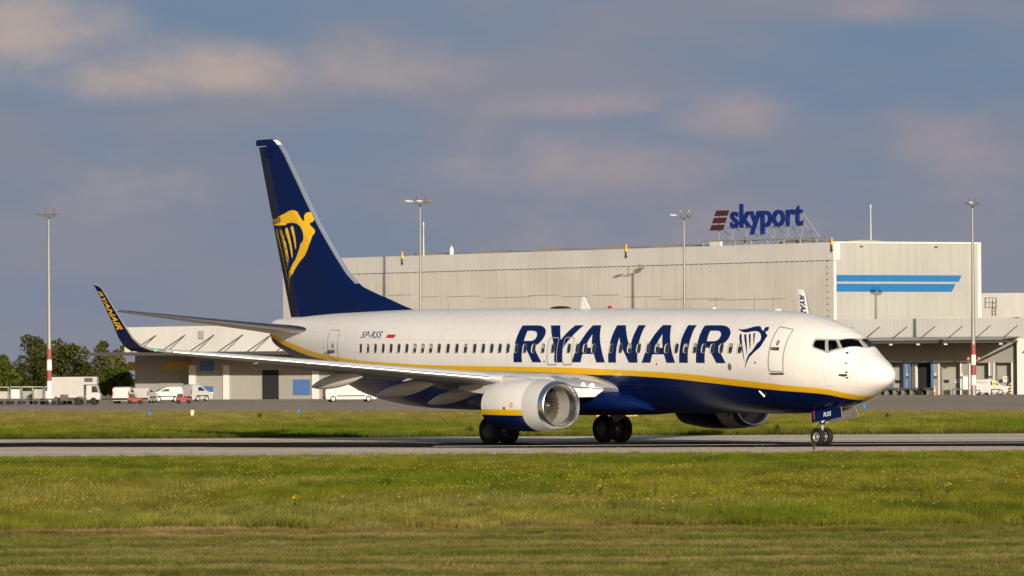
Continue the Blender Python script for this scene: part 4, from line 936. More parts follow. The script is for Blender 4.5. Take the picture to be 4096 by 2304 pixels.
# ------------------------------------------------------------------ grass
def grass_mat():
    m, nt, b = newmat('grass blades'); N, L = nt.nodes, nt.links
    a = N.new('ShaderNodeAttribute'); a.attribute_name = 'tint'; out = N['Material Output'] if hasattr(N, 'x') else nt.nodes['Material Output']
    d = N.new('ShaderNodeBsdfDiffuse'); t = N.new('ShaderNodeBsdfTranslucent'); L.new(a.outputs['Color'], d.inputs[0]); L.new(a.outputs['Color'], t.inputs[0])
    mx = N.new('ShaderNodeMixShader'); mx.inputs[0].default_value = .3; L.new(d.outputs[0], mx.inputs[1]); L.new(t.outputs[0], mx.inputs[2]); L.new(mx.outputs[0], out.inputs[0])
    nt.nodes.remove(b); return m
GM = grass_mat()
def blades(name, n, region, height, width, colour, kind='stuff', label=None, cat=None, lean=.35, shade=.8):
    """n grass blades; region gives x, y; height, colour are functions of x, y"""
    x, y = region(n); n = len(x)
    h = height(x, y) * rng.uniform(.55, 1.15, n); w = width * rng.uniform(.6, 1.4, n) * (.6 + .4 * h / max(h.mean(), 1e-6))
    t = rng.uniform(0, math.pi, n); t = np.where(rng.random(n) < .6, rng.normal(0, .5, n), t)
    lx, ly = rng.normal(.12, lean, n) * h, rng.normal(0, lean, n) * h
    c, s = np.cos(t) * w / 2, np.sin(t) * w / 2
    V = np.empty((n, 3, 3), np.float32)
    V[:, 0] = np.stack([x - c, y - s, np.zeros(n)], 1); V[:, 1] = np.stack([x + c, y + s, np.zeros(n)], 1); V[:, 2] = np.stack([x + lx, y + ly, h], 1)
    col = colour(x, y) * shade * rng.uniform(.62, 1.38, (n, 1)); col = np.clip(col, 0, 1)
    C = np.ones((n, 3, 4), np.float32); C[:, :, :3] = col[:, None, :]
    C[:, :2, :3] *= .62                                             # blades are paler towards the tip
    me = bpy.data.meshes.new(name); me.vertices.add(n * 3); me.vertices.foreach_set('co', V.ravel())
    me.loops.add(n * 3); me.loops.foreach_set('vertex_index', np.arange(n * 3, dtype=np.int32))
    me.polygons.add(n); me.polygons.foreach_set('loop_start', np.arange(0, n * 3, 3, dtype=np.int32))
    me.update(calc_edges=True)
    at_ = me.attributes.new('tint', 'FLOAT_COLOR', 'POINT'); at_.data.foreach_set('color', C.ravel())
    me.materials.append(GM)
    o = bpy.data.objects.new(name, me); COL.objects.link(o)
    return tag(o, label, cat, kind=kind)
def wedge(y0, y1, spread=.0985, margin=2.5, power=1.0):
    def f(n):
        k = int(n * 1.0); y = y0 + (y1 - y0) * rng.random(k) ** power
        return rng.uniform(-1, 1, k) * (spread * y + margin), y
    return f
def lerp3(a, b, t): return np.array(a)[None] * (1 - t[:, None]) + np.array(b)[None] * t[:, None]
def edge_y(x): return 99.2 + .35 * np.sin(x * .9) + .25 * np.sin(x * 2.3 + 1) + .5 * (fbm(x, x * 0, 5, .3, .3) - .5)
GR, YG, DRY, DK = (.128, .168, .013), (.228, .212, .026), (.36, .275, .105), (.050, .082, .010)
def tall_col(x, y):
    a = fbm(x, y, 11, .22, .11); p = fbm(x, y, 23, .5, .12); d = fbm(x, y, 31, .10, .07)
    c = lerp3(GR, YG, np.clip((a - .32) * 2.6, 0, 1)); c = c * (1 - np.clip((p - .56) * 2.2, 0, .55))[:, None] + np.array(DK) * np.clip((p - .56) * 2.2, 0, .55)[:, None]
    dm = np.clip((d - .5) * 3 + .25 * np.exp(-((y - 118) / 9) ** 2) * (x > -4) - .05, 0, .75) * rng.random(len(x))
    c = c * (1 - dm[:, None]) + np.array(DRY) * dm[:, None]
    return c * (.55 + .65 * vnoise(x, y, 45, 2.6, .5) + .3 * vnoise(x, y, 46, .3, .16))[:, None]
def tall_h(x, y): return np.where(y > edge_y(x), (.07 + .12 * fbm(x, y, 41, .45, .16) + .12 * vnoise(x, y, 43, 3.2, .55)) * np.clip(1.08 - (y - 150) / 75, .5, 1), .03)
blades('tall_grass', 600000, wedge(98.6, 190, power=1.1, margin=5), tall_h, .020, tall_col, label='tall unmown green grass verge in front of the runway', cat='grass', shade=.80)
def mow_col(x, y):
    s = .5 + .5 * np.sin((y + .7 * np.sin(x * .21) + .04 * x) * 1.55); a = fbm(x, y, 51, .35, .5); r = np.clip((y - 93) / 4.5, 0, 1)
    c = lerp3((.125, .135, .026), (.30, .235, .090), np.clip(.75 * s + 1.1 * (a - .45), 0, 1))
    k = fbm(x, y, 57, .5, 1.3); z = np.clip((fbm(x, y, 59, .12, .9) - .45) * 3, 0, 1)[:, None]
    c = c * (1 - z) + np.array((.135, .165, .022)) * z
    return lerp3((1, 1, 1), (1.2, .97, 1.3), r) * c * (.45 + .8 * k + .5 * vnoise(x, y, 63, 4, 2.2))[:, None]
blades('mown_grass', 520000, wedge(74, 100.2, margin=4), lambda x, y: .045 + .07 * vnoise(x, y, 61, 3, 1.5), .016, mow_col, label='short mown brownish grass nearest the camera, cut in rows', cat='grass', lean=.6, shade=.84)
def far_y(x): return np.interp(x, [-60, -40, 0, 34, 60], [431, 426, 398, 371, 364])
def far_reg(n):
    y = 246.5 + (432 - 246.5) * rng.random(n) ** 1.3; x = rng.uniform(-1, 1, n) * (.0985 * y + 3); k = y < far_y(x); return x[k], y[k]
def far_col(x, y):
    a = fbm(x, y, 71, .12, .06); p = fbm(x, y, 77, .35, .08); c = lerp3((.12, .155, .014), (.215, .205, .030), np.clip((a - .3) * 2.2, 0, 1))
    k = np.clip((p - .58) * 3, 0, .6)[:, None]; c = c * (1 - k) + np.array((.06, .075, .014)) * k
    e = np.exp(-(y - 246) / 4)[:, None] * .55; c = c * (1 - e) + np.array((.075, .080, .025)) * e
    f = np.clip((y - 285) / 90, 0, .85)[:, None]; return (c * (1 - f) + np.array((.25, .205, .06)) * f) * (.62 + .66 * vnoise(x, y, 85, 1.5, .25))[:, None]
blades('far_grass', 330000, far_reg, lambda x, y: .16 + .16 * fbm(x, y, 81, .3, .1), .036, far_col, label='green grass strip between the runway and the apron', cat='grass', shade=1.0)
# meadow flowers: flat white heads and yellow heads on thin stems
def flowers(name, n, region, hh, rad, colour, label, clump=None):
    x, y = region(n)
    if clump is not None:
        k = clump(x, y) > rng.random(len(x)); x, y = x[k], y[k]
    n = len(x); h = hh * rng.uniform(.8, 1.5, n); r = rad * rng.uniform(.6, 1.3, n)
    lx = rng.normal(.02, .04, n)
    V = np.empty((n, 7, 3), np.float32); C = np.ones((n, 7, 4), np.float32)
    V[:, 0] = np.stack([x - .006, y, 0 * h], 1); V[:, 1] = np.stack([x + .006, y, 0 * h], 1); V[:, 2] = np.stack([x + lx, y, h], 1)
    for k, (a, b) in enumerate(((-1, -.25), (1, -.25), (.8, .35), (-.8, .35))): V[:, 3 + k] = np.stack([x + lx + a * r, y + b * r * 1.2, h + b * r * .9 + .004], 1)
    C[:, :3, :3] = np.array((.10, .10, .02)); C[:, 3:, :3] = np.array(colour) * rng.uniform(.7, 1.2, (n, 1))[:, None]
    me = bpy.data.meshes.new(name); me.vertices.add(n * 7); me.vertices.foreach_set('co', V.ravel())
    idx = (np.arange(n)[:, None] * 7 + np.array([0, 1, 2, 3, 4, 5, 6])).astype(np.int32).ravel()
    me.loops.add(n * 7); me.loops.foreach_set('vertex_index', idx)
    me.polygons.add(n * 2); st = (np.arange(n)[:, None] * 7 + np.array([0, 3])).astype(np.int32).ravel(); me.polygons.foreach_set('loop_start', st)
    me.update(calc_edges=True); me.attributes.new('tint', 'FLOAT_COLOR', 'POINT').data.foreach_set('color', C.ravel()); me.materials.append(GM)
    o = bpy.data.objects.new(name, me); COL.objects.link(o); return tag(o, label, 'wildflowers', kind='stuff')
flowers('white_wildflowers', 5200, wedge(101, 186, power=.8), .25, .015, (.44, .42, .27), 'scattered small white flower heads in the tall grass', lambda x, y: np.clip((fbm(x, y, 91, .25, .08) - .42) * 3, .08, .6))
flowers('yellow_wildflowers', 6500, wedge(103, 150, power=1.1), .31, .015, (.55, .42, .012), 'yellow flower clumps in the tall grass', lambda x, y: np.clip((fbm(x, y, 95, .45, .14) - .57) * 7, .0, .9))
def weed(x, y, h, w, label, group, n=260, col=(.055, .075, .018), fl=None):
    """a taller weed: a fan of stems with small leaves"""
    V, F, C = [], [], []
    for i in range(n):
        a = random.uniform(0, 2 * math.pi); r = abs(random.gauss(0, .45)) * w; z = h * random.random() ** .7 * max(.25, 1 - r / w * .6)
        px, py = x + r * math.cos(a) * z / h, y + r * math.sin(a) * z / h; s = .017 * random.uniform(.6, 1.6); t = random.uniform(0, 6.28); b0 = len(V)
        V += [(px - s, py, z), (px + s * math.cos(t), py + s * math.sin(t), z + s * .5), (px + s * .4, py, z + s * 1.8)]; F.append((b0, b0 + 1, b0 + 2))
        cc = fl if fl and z > h * .68 and random.random() < .55 else col; k = random.uniform(.6, 1.5); C += [tuple(q * k for q in cc) + (1,)] * 3
        if i % 9 == 0: b0 = len(V); V += [(x - .008, y, 0), (x + .008, y, 0), (px, py, z)]; F.append((b0, b0 + 1, b0 + 2)); C += [(.09, .085, .03, 1)] * 3
    me = bpy.data.meshes.new('weed_plant'); me.from_pydata(V, [], F); me.attributes.new('tint', 'FLOAT_COLOR', 'POINT').data.foreach_set('color', np.array(C, np.float32).ravel()); me.materials.append(GM)
    o = bpy.data.objects.new('weed_plant', me); COL.objects.link(o); tag(o, label, 'weed', group); return o
for u, v, h, w, lab, c, fl in ((3255, 1806, .45, .3, 'bushy green weed at the runway edge below the nose wheels', (.085, .10, .02), None), (2402, 2010, .48, .22, 'brown weed with a yellow flower head in the grass below the far main wheels', (.075, .07, .022), (.5, .36, .015)),
                              (2622, 2010, .46, .13, 'tall brown dry weed stalk right of the yellow-headed weed', (.12, .085, .03), None), (3792, 2000, .42, .25, 'brown weed with yellow flecks at the right of the tall grass', (.10, .095, .022), (.45, .35, .02)),
                              (1180, 2050, .36, .5, 'wide clump of yellow flowers left of the middle of the verge', (.10, .12, .02), (.5, .38, .015))):
    p = ground(u, v); weed(p.x, p.y, h, w, lab, None, 130, c, fl)
for u, v, h, w, lab in ((3550, 1682, .42, .5, 'dark round weed on the far grass just ahead of the nose'), (1040, 1676, .36, .6, 'dark low weed on the far grass under the tail'), (3110, 1738, .45, .5, 'dark weed at the far runway edge behind the nose wheels'), (1880, 1738, .4, .7, 'dark weed at the far runway edge left of the near main wheels')):
    p = ground(u, v); weed(p.x, p.y, h, w, lab, None, 620, (.04, .05, .014))

# ================================================================== buildings behind
def clad(name, col, period=1.0, var=.35, vert=True, dirt=.75, line=.10, base_z=None):
    """sheet cladding: seams at a fixed period along the wall and rain streaks running down it"""
    m, nt, b = newmat(name); N, L = nt.nodes, nt.links
    t = N.new('ShaderNodeTexCoord'); s = N.new('ShaderNodeSeparateXYZ'); L.new(t.outputs['Object'], s.inputs[0])
    a = N.new('ShaderNodeMath'); a.operation = 'DIVIDE'; L.new(s.outputs[0], a.inputs[0]); a.inputs[1].default_value = period
    f = N.new('ShaderNodeMath'); f.operation = 'FRACT'; L.new(a.outputs[0], f.inputs[0])
    l = N.new('ShaderNodeMath'); l.operation = 'LESS_THAN'; L.new(f.outputs[0], l.inputs[0]); l.inputs[1].default_value = line
    mp = N.new('ShaderNodeMapping'); mp.inputs['Scale'].default_value = (1.6, 1.6, .09); L.new(t.outputs['Object'], mp.inputs[0])
    n = N.new('ShaderNodeTexNoise'); n.inputs['Scale'].default_value = 1.0; n.inputs['Detail'].default_value = 6; L.new(mp.outputs[0], n.inputs['Vector'])
    r = N.new('ShaderNodeMapRange'); L.new(n.outputs['Fac'], r.inputs[0]); r.inputs[1].default_value = .4; r.inputs[2].default_value = .72; r.inputs[3].default_value = 0; r.inputs[4].default_value = var
    mx = N.new('ShaderNodeMix'); mx.data_type = 'RGBA'; L.new(r.outputs[0], mx.inputs[0]); mx.inputs[6].default_value = col + (1,); mx.inputs[7].default_value = tuple(c * q * dirt for c, q in zip(col, (1, .93, .82))) + (1,)
    k = N.new('ShaderNodeMath'); k.operation = 'MULTIPLY'; L.new(l.outputs[0], k.inputs[0]); k.inputs[1].default_value = .24
    m2 = N.new('ShaderNodeMix'); m2.data_type = 'RGBA'; L.new(k.outputs[0], m2.inputs[0]); L.new(mx.outputs[2], m2.inputs[6]); m2.inputs[7].default_value = tuple(c * .45 for c in col) + (1,)
    n3 = N.new('ShaderNodeTexNoise'); n3.inputs['Scale'].default_value = .12; n3.inputs['Detail'].default_value = 3; L.new(t.outputs['Object'], n3.inputs['Vector'])
    r3 = N.new('ShaderNodeMapRange'); L.new(n3.outputs['Fac'], r3.inputs[0]); r3.inputs[1].default_value = .3; r3.inputs[2].default_value = .7; r3.inputs[3].default_value = .9; r3.inputs[4].default_value = 1.06
    m3 = N.new('ShaderNodeMix'); m3.data_type = 'RGBA'; m3.blend_type = 'MULTIPLY'; m3.inputs[0].default_value = 1; L.new(m2.outputs[2], m3.inputs[6]); L.new(r3.outputs[0], m3.inputs[7])
    L.new(m3.outputs[2], b.inputs['Base Color']); b.inputs['Roughness'].default_value = .6; b.inputs['Specular IOR Level'].default_value = .3
    return m
M['hall_long'] = clad('weathered hall cladding', (.60, .565, .505), .9, .38, line=.05)
M['hall_front'] = clad('cream hall cladding', (.37, .365, .335), 1.02, .3, line=.06)
M['fascia'] = clad('fascia sheet', (.60, .58, .54), 3.2, .2, line=.015)
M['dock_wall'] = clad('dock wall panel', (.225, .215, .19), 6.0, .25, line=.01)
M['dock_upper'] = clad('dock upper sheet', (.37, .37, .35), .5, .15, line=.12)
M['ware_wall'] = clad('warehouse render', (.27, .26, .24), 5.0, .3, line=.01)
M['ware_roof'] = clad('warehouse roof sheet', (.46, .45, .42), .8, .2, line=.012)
M['annex'] = clad('annex wall', (.38, .37, .34), 2.4, .4, line=.02)
M['blue_band'] = mat('blue band paint', (.006, .125, .33), .55, var=.25, scale=.6, dark=.85)
M['blue_frame'] = mat('blue steel', (.05, .12, .30), .5, var=.3)
M['door_grey'] = clad('roller door', (.27, .26, .235), .55, .2, line=.05)
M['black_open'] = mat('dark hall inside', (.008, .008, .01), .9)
M['roof_dark'] = mat('roof felt', (.16, .15, .14), .9, var=.4, scale=.3)
M['skylight'] = mat('ribbed rooflight', (.30, .27, .21), .45, var=.4, scale=2, stretch=(6, .3, 1), dark=.6)
M['steel'] = mat('galvanised steel', (.34, .325, .295), .5, .3, var=.35, scale=1.5)
M['dark_steel'] = mat('dark steel', (.06, .055, .05), .6, .2, var=.3)
M['sign_blue'] = mat('sign blue', (.003, .018, .155), .45, var=.12, scale=1)
M['orange'] = mat('orange plastic', (.75, .24, .03), .45)
M['warn_yellow'] = mat('warning yellow', (.70, .42, .02), .5)
M['white_matt'] = mat('white board', (.58, .565, .53), .6, var=.2)
M['red_lamp'] = mat('red lamp', (.28, .015, .015), .25, emit=.06, var=0)
M['orange_lamp'] = mat('orange lamp', (.8, .16, .02), .25, emit=.5, var=0)
M['mast_red'] = mat('mast red', (.26, .055, .045), .6, var=.4, scale=.8); M['mast_white'] = mat('mast white', (.70, .67, .62), .6, var=.25)
M['mast'] = mat('mast steel', (.28, .265, .235), .5, .35, var=.35, scale=.7, stretch=(1, 1, .15))

# cargo hall: long wall running away to the left, gable face to the right
HL, HC, HR, HH = Vector((-30.2, 743.2, 0)), Vector((37.6, 660, 0)), Vector((55.6, 669.5, 0)), 17.9
hall = empty('cargo_hall', HC); tag(hall, 'tall pale cargo hall with two blue bands on its right face', 'hall')
def wall_frame(p, q):
    """matrix: x along the wall from p to q, y into the building, z up"""
    d = (q - p).normalized(); n = Vector((-d.y, d.x, 0))
    if n.y < 0: n = -n
    return Matrix(((d.x, n.x, 0, p.x), (d.y, n.y, 0, p.y), (0, 0, 1, 0), (0, 0, 0, 1))), (q - p).length
def place(o, Mw, parent):
    o.parent = parent; o.matrix_basis = Matrix.Translation(parent.location).inverted() @ Mw if parent.rotation_euler.z == 0 else parent.matrix_basis.inverted() @ Mw
    return o
WA, la = wall_frame(HL, HC); WB, lb = wall_frame(HC, HR)
b = MB(); b.box((la / 2, 1.5, (HH - 2.1) / 2), (la, 3, HH - 2.1)); place(b.build('wall', M['hall_long']), WA, hall)
b = MB(); b.box((la / 2 + .1, 1.45, HH - 1.05), (la + .2, 3.1, 2.1)); place(b.build('parapet', M['fascia']), WA, hall)
b = MB(); b.box((lb / 2, 1.5, HH / 2 + .05), (lb, 3, HH + .1)); place(b.build('wall', M['hall_front']), WB, hall)
b = MB(); b.box((.22, -.03, HH / 2), (.36, .12, HH + .12)); place(b.build('corner_trim', M['white_matt']), WB, hall)
b = MB(); b.box((lb - .12, -.02, HH / 2), (.5, .1, HH + .12)); place(b.build('corner_trim', M['white_matt']), WB, hall)
b = MB(); b.box((lb / 2, -.03, HH - .02), (lb, .12, .22)); place(b.build('coping', M['white_matt']), WB, hall)
back = [HL + Vector((30, 34, 0)), HC + Vector((36, 48, 0))]
b = MB(); b.add([(p.x - HC.x, p.y - HC.y, HH - .6) for p in (HL, HC, HR, HR + Vector((-6, 40, 0)), HL + Vector((40, 40, 0)))], [(0, 1, 2, 3, 4)]); b.build('roof', M['roof_dark'], hall)
b = MB()
for k in range(int(la / .9)): b.box((.4 + k * .9, -.07, HH - 2.12), (.07, .14, .09))
b.box((la / 2, -.02, HH - 2.12), (la, .04, .03))
place(b.build('gutter_bracket', M['dark_steel']), WA, hall)
b = MB()
for k in range(22): b.box((la - .9, -.05, .6 + k * .72), (.09, .1, .1))
place(b.build('corner_bolt', M['dark_steel']), WA, hall)
def wb_x(u):
    return min((abs(2048 + (HC + (HR - HC) * (k / 900)).x / (HC + (HR - HC) * (k / 900)).y * FPX - u), lb * k / 900) for k in range(900))[1]
for z0, z1, x1, sl in ((13.29, 14.06, wb_x(3841), .22), (12.10, 13.04, wb_x(3815), .30)):
    b = MB(); b.prism([(.42, z0), (x1 - sl, z0), (x1 + sl * .9, z1), (.42, z1)], -.02, -.004); place(b.build('blue_band', M['blue_band']), WB, hall)
# darker streaked panel joints on the long wall
b = MB(); random.seed(3)
for x, z, w_ in ((25, 12.9, 5), (31, 12.6, 4), (38, 12.55, 7), (47, 12.3, 9), (54, 12.45, 6), (60, 12.2, 5), (66, 12.3, 5), (73, 12.0, 7), (82, 11.6, 12), (92, 11.4, 14), (13, 11.4, 8), (58, 10.3, 4), (76, 9.6, 5)): b.box((x, -.008, z), (w_, .02, .09))
for k in range(26): b.box((random.uniform(8, 100), -.007, random.uniform(8.5, 11.2)), (.07, .02, random.uniform(1, 2.6)))
place(b.build('panel_joint', mat('stained joint', (.30, .235, .175), .7, var=.6, scale=1.2, dark=1.6)), WA, hall)
for u in (1612, 1855, 2105, 2360, 2580, 3080):
    p = at(u, 1000, 700); t = None
    for k in range(200):
        q = HL + (HC - HL) * (k / 200); uu = 2048 + q.x / q.y * FPX
        if uu >= u: t = k / 200; break
    b = MB(); q = []
    for e in (0, 7): q.append([(la * t + 4.6 * math.cos(a) * 1.1, 3.6 + e, HH - .75 + 1.25 * math.sin(a)) for a in np.linspace(0, math.pi, 14)])
    b.loft(q); place(b.build('rooflight', M['skylight'], smooth=True), WA, hall)
b = MB(); b.loft([[(7 + 4.6 * math.cos(a), 4 + e, HH - .6 + 1.0 * math.sin(a)) for a in np.linspace(0, math.pi, 14)] for e in (0, 7)]); place(b.build('rooflight', M['skylight'], smooth=True), WB, hall)
def wall_x(u, depth=0.0):
    for k in range(2400):
        q = WA @ Vector((la * k / 2000, depth, 0))
        if 2048 + q.x / q.y * FPX >= u: return la * k / 2000
    return la
for u in (1612, 2508, 3331):
    x = wall_x(u); b = MB(); b.box((x, -.12, HH - .7), (.14, .2, .9), 0); b.box((x, -.12, HH - .9), (.5, .1, .1), 0); b.tube([(x, -.12, HH - .3), (x, -.12, HH + .1)], .14, 8, 1); b.tube([(x, -.12, HH + .1), (x, -.12, HH + .55)], [.19, .10], 8, 2)
    place(b.build('warning_light', [M['dark_steel'], M['warn_yellow'], M['orange']]), WA, hall)
for u, v, Yd, lab in ((1694, 888, 722, 'a'), (3483, 818, 690, 'b')):
    p = at(u, v, Yd); b = MB(); b.tube([(0, 0, HH - .7), (0, 0, p.z - .5)], [.10, .05], 8); b.tube([(0, 0, p.z - .5), (0, 0, p.z)], .09, 8)
    place(b.build('lightning_rod', M['white_matt']), Matrix.Translation((p.x, p.y, 0)), hall)
x = wall_x(1709); b = MB(); b.lathe([(0, .3), (1.4, .3), (1.6, .18), (1.9, .02)], 12, 0, Matrix.Translation((x, 4, HH - .6)) @ Matrix.Rotation(R(-90), 4, 'Y')); place(b.build('roof_vent', M['white_matt'], smooth=True), WA, hall)
b = MB()
for u in (2356, 3805):
    pass
for x in (3.9, 14.2): b.box((x, -.05, HH - .5), (.4, .1, .16))
place(b.build('wall_vent', M['dark_steel']), WB, hall)

# rooftop sign
SX0, SX1 = wall_x(2849, 3), wall_x(3218, 3)
sign = empty('rooftop_sign', (WA @ Vector((SX0, 3.0, HH))).to_tuple()); tag(sign, 'blue skyport letters with three maroon bars on a steel frame on the hall roof', 'sign')
v, f, (x0, x1, y0, y1) = text_mesh('skyport', 1, .018, 0, 1.02)
Lx0, Lx1 = wall_x(2927, 3), wall_x(3216, 3); zt, zb = 22.95, 19.2
ZS = (lambda t: zb + (zt - zb) * t)
b = MB(); V0 = [(Lx0 + (x - x0) / (x1 - x0) * (Lx1 - Lx0), 3.0, ZS((y - y0) / (y1 - y0))) for x, y in v]
b.add(V0, f); b.add([(x, y - .28, z) for x, y, z in V0], f)
ec = {}
for q in f:
    for i in range(3):
        e = (q[i], q[(i + 1) % 3]); ec[tuple(sorted(e))] = ec.get(tuple(sorted(e)), 0) + 1
n0 = len(V0)
b.add([p for p in V0] + [(x, y - .28, z) for x, y, z in V0], [(i, j, j + n0, i + n0) for (i, j), c in ec.items() if c == 1])
place(b.build('lettering', M['sign_blue'], fix=False), WA, sign)
bx0, bx1 = wall_x(2858, 3), wall_x(2905, 3)
for k in range(3):
    z = 20.2 + k * .86; sh = k * .42 - .5; b = MB(); b.prism([(bx0 + sh, z - .33), (bx1 + sh, z - .33), (bx1 + sh + .36, z + .33), (bx0 + sh + .36, z + .33)], 2.72, 2.98)
    place(b.build('bar', M['maroon']), WA, sign)
b = MB(); fx0, fx1 = wall_x(2806, 3), wall_x(3273, 3)
b.box(((fx0 + fx1) / 2, 3.05, HH + .75), (fx1 - fx0, .16, .16)); b.box(((fx0 + fx1) / 2, 4.6, HH + .7), (fx1 - fx0, .14, .14))
for k in range(8):
    x = fx0 + .3 + (fx1 - fx0 - .6) * k / 7; b.box((x, 3.05, HH + .1), (.16, .16, 1.3)); b.box((x, 4.6, HH + .1), (.14, .14, 1.2))
for k in range(7):
    x = bx0 + .7 + (Lx1 - bx0 - 1.2) * k / 6; b.tube([(x, 3.2, HH + .75), (x, 3.2, HH + 4.0)], .05, 6); b.tube([(x + .1, 3.2, HH + 2.6), (x + .9, 4.6, HH + .75)], .05, 6)
for z in (2.2, 3.9): b.tube([(bx0 + .3, 3.2, HH + z), (Lx1, 3.2, HH + z)], .04, 6)
b.tube([(Lx1 - .2, 3.1, HH + 3.7), (fx1 - .4, 3.6, HH + .8)], .07, 6)
place(b.build('frame', M['steel']), WA, sign)
for k in range(2):
    x = fx0 + 2.6 + k * 1.05; b = MB(); b.box((x, 2.6, HH + .35), (.9, .4, .5)); place(b.build('floodlight_housing', M['white_matt']), WA, sign)

# ------------------------------------------------------------------ dock building on the right
TH = R(-19)
D0 = at(3340, 1582, 650); D0.z = 0
dock = empty('dock_building', D0, TH); tag(dock, 'low loading dock building with a canopy and grey doors under the tall hall', 'building')
def dk(u, depth=0.0):
    """distance along the dock wall where the photograph shows column u"""
    best = None
    for k in range(-200, 1200):
        x = k * .05; q = D0 + Vector((x * math.cos(TH) - depth * math.sin(TH), x * math.sin(TH) + depth * math.cos(TH), 0))
        d = abs(2048 + q.x / q.y * FPX - u)
        if best is None or d < best[0]: best = (d, x)
    return best[1]
EV, UP = 6.45, 8.75
xe = dk(4078); xl = dk(3300)
openings = [(dk(3560), dk(3618), 'grey', True), (dk(3634), dk(3727), 'open', True), (dk(3757), dk(3840), 'grey', False), (dk(3880), dk(3953), 'grey', False), (dk(3977), dk(4043), 'grey', False)]
DH = 3.65
b = MB(); cur = xl
for x0_, x1_, *_ in openings:
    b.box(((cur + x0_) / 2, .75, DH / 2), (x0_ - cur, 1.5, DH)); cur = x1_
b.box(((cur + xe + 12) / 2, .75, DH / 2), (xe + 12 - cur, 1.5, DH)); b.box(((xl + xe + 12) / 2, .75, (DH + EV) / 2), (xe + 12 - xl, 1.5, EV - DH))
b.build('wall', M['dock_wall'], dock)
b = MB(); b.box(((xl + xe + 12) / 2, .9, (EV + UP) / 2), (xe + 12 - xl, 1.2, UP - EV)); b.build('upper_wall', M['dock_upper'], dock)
b = MB(); b.box(((xl + xe + 12) / 2, 10, UP - .3), (xe + 12 - xl, 17, .3)); b.build('roof', M['roof_dark'], dock)
# canopy: corrugated sheet on beams
b = MB(); nx = int((xe - xl) / .2); secs = []
for k in range(nx + 1):
    x = xl + (xe - xl) * k / nx; z = EV + (.045 if k % 2 else -.045); secs.append([(x, -8.6, z - .22), (x, .1, z + .12), (x, .1, z + .18), (x, -8.6, z - .16)])
b.loft(secs); b.build('canopy', M['steel'], dock)
b = MB(); b.box(((xl + xe) / 2, -8.35, EV - .45), (xe - xl, .12, .22))
for k in range(9): b.box((xl + (xe - xl) * k / 8, -4.2, EV - .42), (.14, 8.4, .22))
b.build('canopy_beam', M['dark_steel'], dock)
rodx = [dk(3516 + 110.5 * k, 0) for k in range(-1, 6)]
for x in rodx:
    b = MB(); b.tube([(x, .1, UP - .9), (x - .25, -5.6, EV - .02)], .05, 6); place_ = b.build('tie_rod', M['dark_steel'], dock)
for k in range(5):
    b = MB(); x = dk(3563 + 110 * k, -8); b.box((x, -8.1, EV - .62), (.35, .3, .3)); b.build('canopy_lamp', M['white_matt'], dock)
for x0_, x1_, kind, fr in openings:
    b = MB(); b.box(((x0_ + x1_) / 2, 1.35, DH / 2), (x1_ - x0_, .1, DH))
    d = b.build('roller_door', M['door_grey'] if kind == 'grey' else M['black_open'], dock)  # the open bay gets a black sheet in place of its unlit inside
    if kind == 'grey':
        w_ = MB(); w_.box((x0_ + .45, 1.28, 1.55), (.6, .06, .36)); w_.build('door_window', M['pane'], d)
    b = MB()
    if fr:
        for x in (x0_ + .02, x1_ - .02): b.box((x, -.05, DH / 2 + .05), (.26, .2, DH + .1))
        b.box(((x0_ + x1_) / 2, -.05, DH + .06), (x1_ - x0_, .2, .14)); b.build('door_frame', M['blue_frame'], dock)
    else:
        b.box((x0_ - .07, -.06, DH / 2), (.16, .14, DH)); b.box((x1_ + .07, -.06, DH / 2), (.16, .14, DH)); b.build('door_frame', M['white_matt'], dock)
x0_, x1_ = openings[1][:2]
b = MB(); b.box((x0_ + .42, .9, DH / 2), (.7, .08, DH - .1)); b.build('door_leaf', M['white_matt'], dock)
# loading ledge with rubber buffers
b = MB(); lx0, lx1 = dk(3500, -1.2), dk(3722, -1.2); b.box(((lx0 + lx1) / 2, -.9, .72), (lx1 - lx0, 1.8, .22), 0)
for k in range(7): b.box((lx0 + .3 + (lx1 - lx0 - .6) * k / 6, -1.1, .3), (.35, .9, .6), 1)
b.build('loading_ledge', [M['dark_steel'], M['roof_dark']], dock)
for u, z in ((3629, 2.0), (3741, 2.0), (3848, 1.95), (3958, 2.0)):
    b = MB(); x = dk(u); b.box((x, -.12, z + .05), (.35, .24, .2), 0); b.box((x - .05, -.04, z + .35), (.2, .06, .25), 1); b.build('wall_lamp', [M['dark_steel'], M['white_matt']], dock)
for u, z, w_, h_ in ((3827, 1.55, .65, .42), (4022, 1.75, .75, .7)):
    b = MB(); x = dk(u, 1.2); b.box((x, 1.2, z), (w_, .04, h_), 0); b.box((x - .1, 1.17, z + .1), (.3, .03, .08), 1); b.build('notice_board', [M['white_matt'], M['dark_steel']], dock)
b = MB(); x = dk(4078); b.tube([(x - .2, -.25, EV - .5), (x - .15, -.15, EV - 1.0), (x, -.15, EV - 1.3), (x, -.15, 0)], .1, 8); b.build('downpipe', M['roof_dark'], dock)
b = MB(); b.box((dk(4094), -.6, 3.2), (1.0, 1.2, 6.4)); b.build('end_pier', M['white_matt'], dock)
b = MB(); x = dk(4093, -1.2); b.prism([(x - .25, 4.7), (x + .5, 4.7), (x + .5, 5.5)], -1.26, -1.21); b.build('wall_emblem', mat('green emblem', (.03, .16, .09), .5), dock)

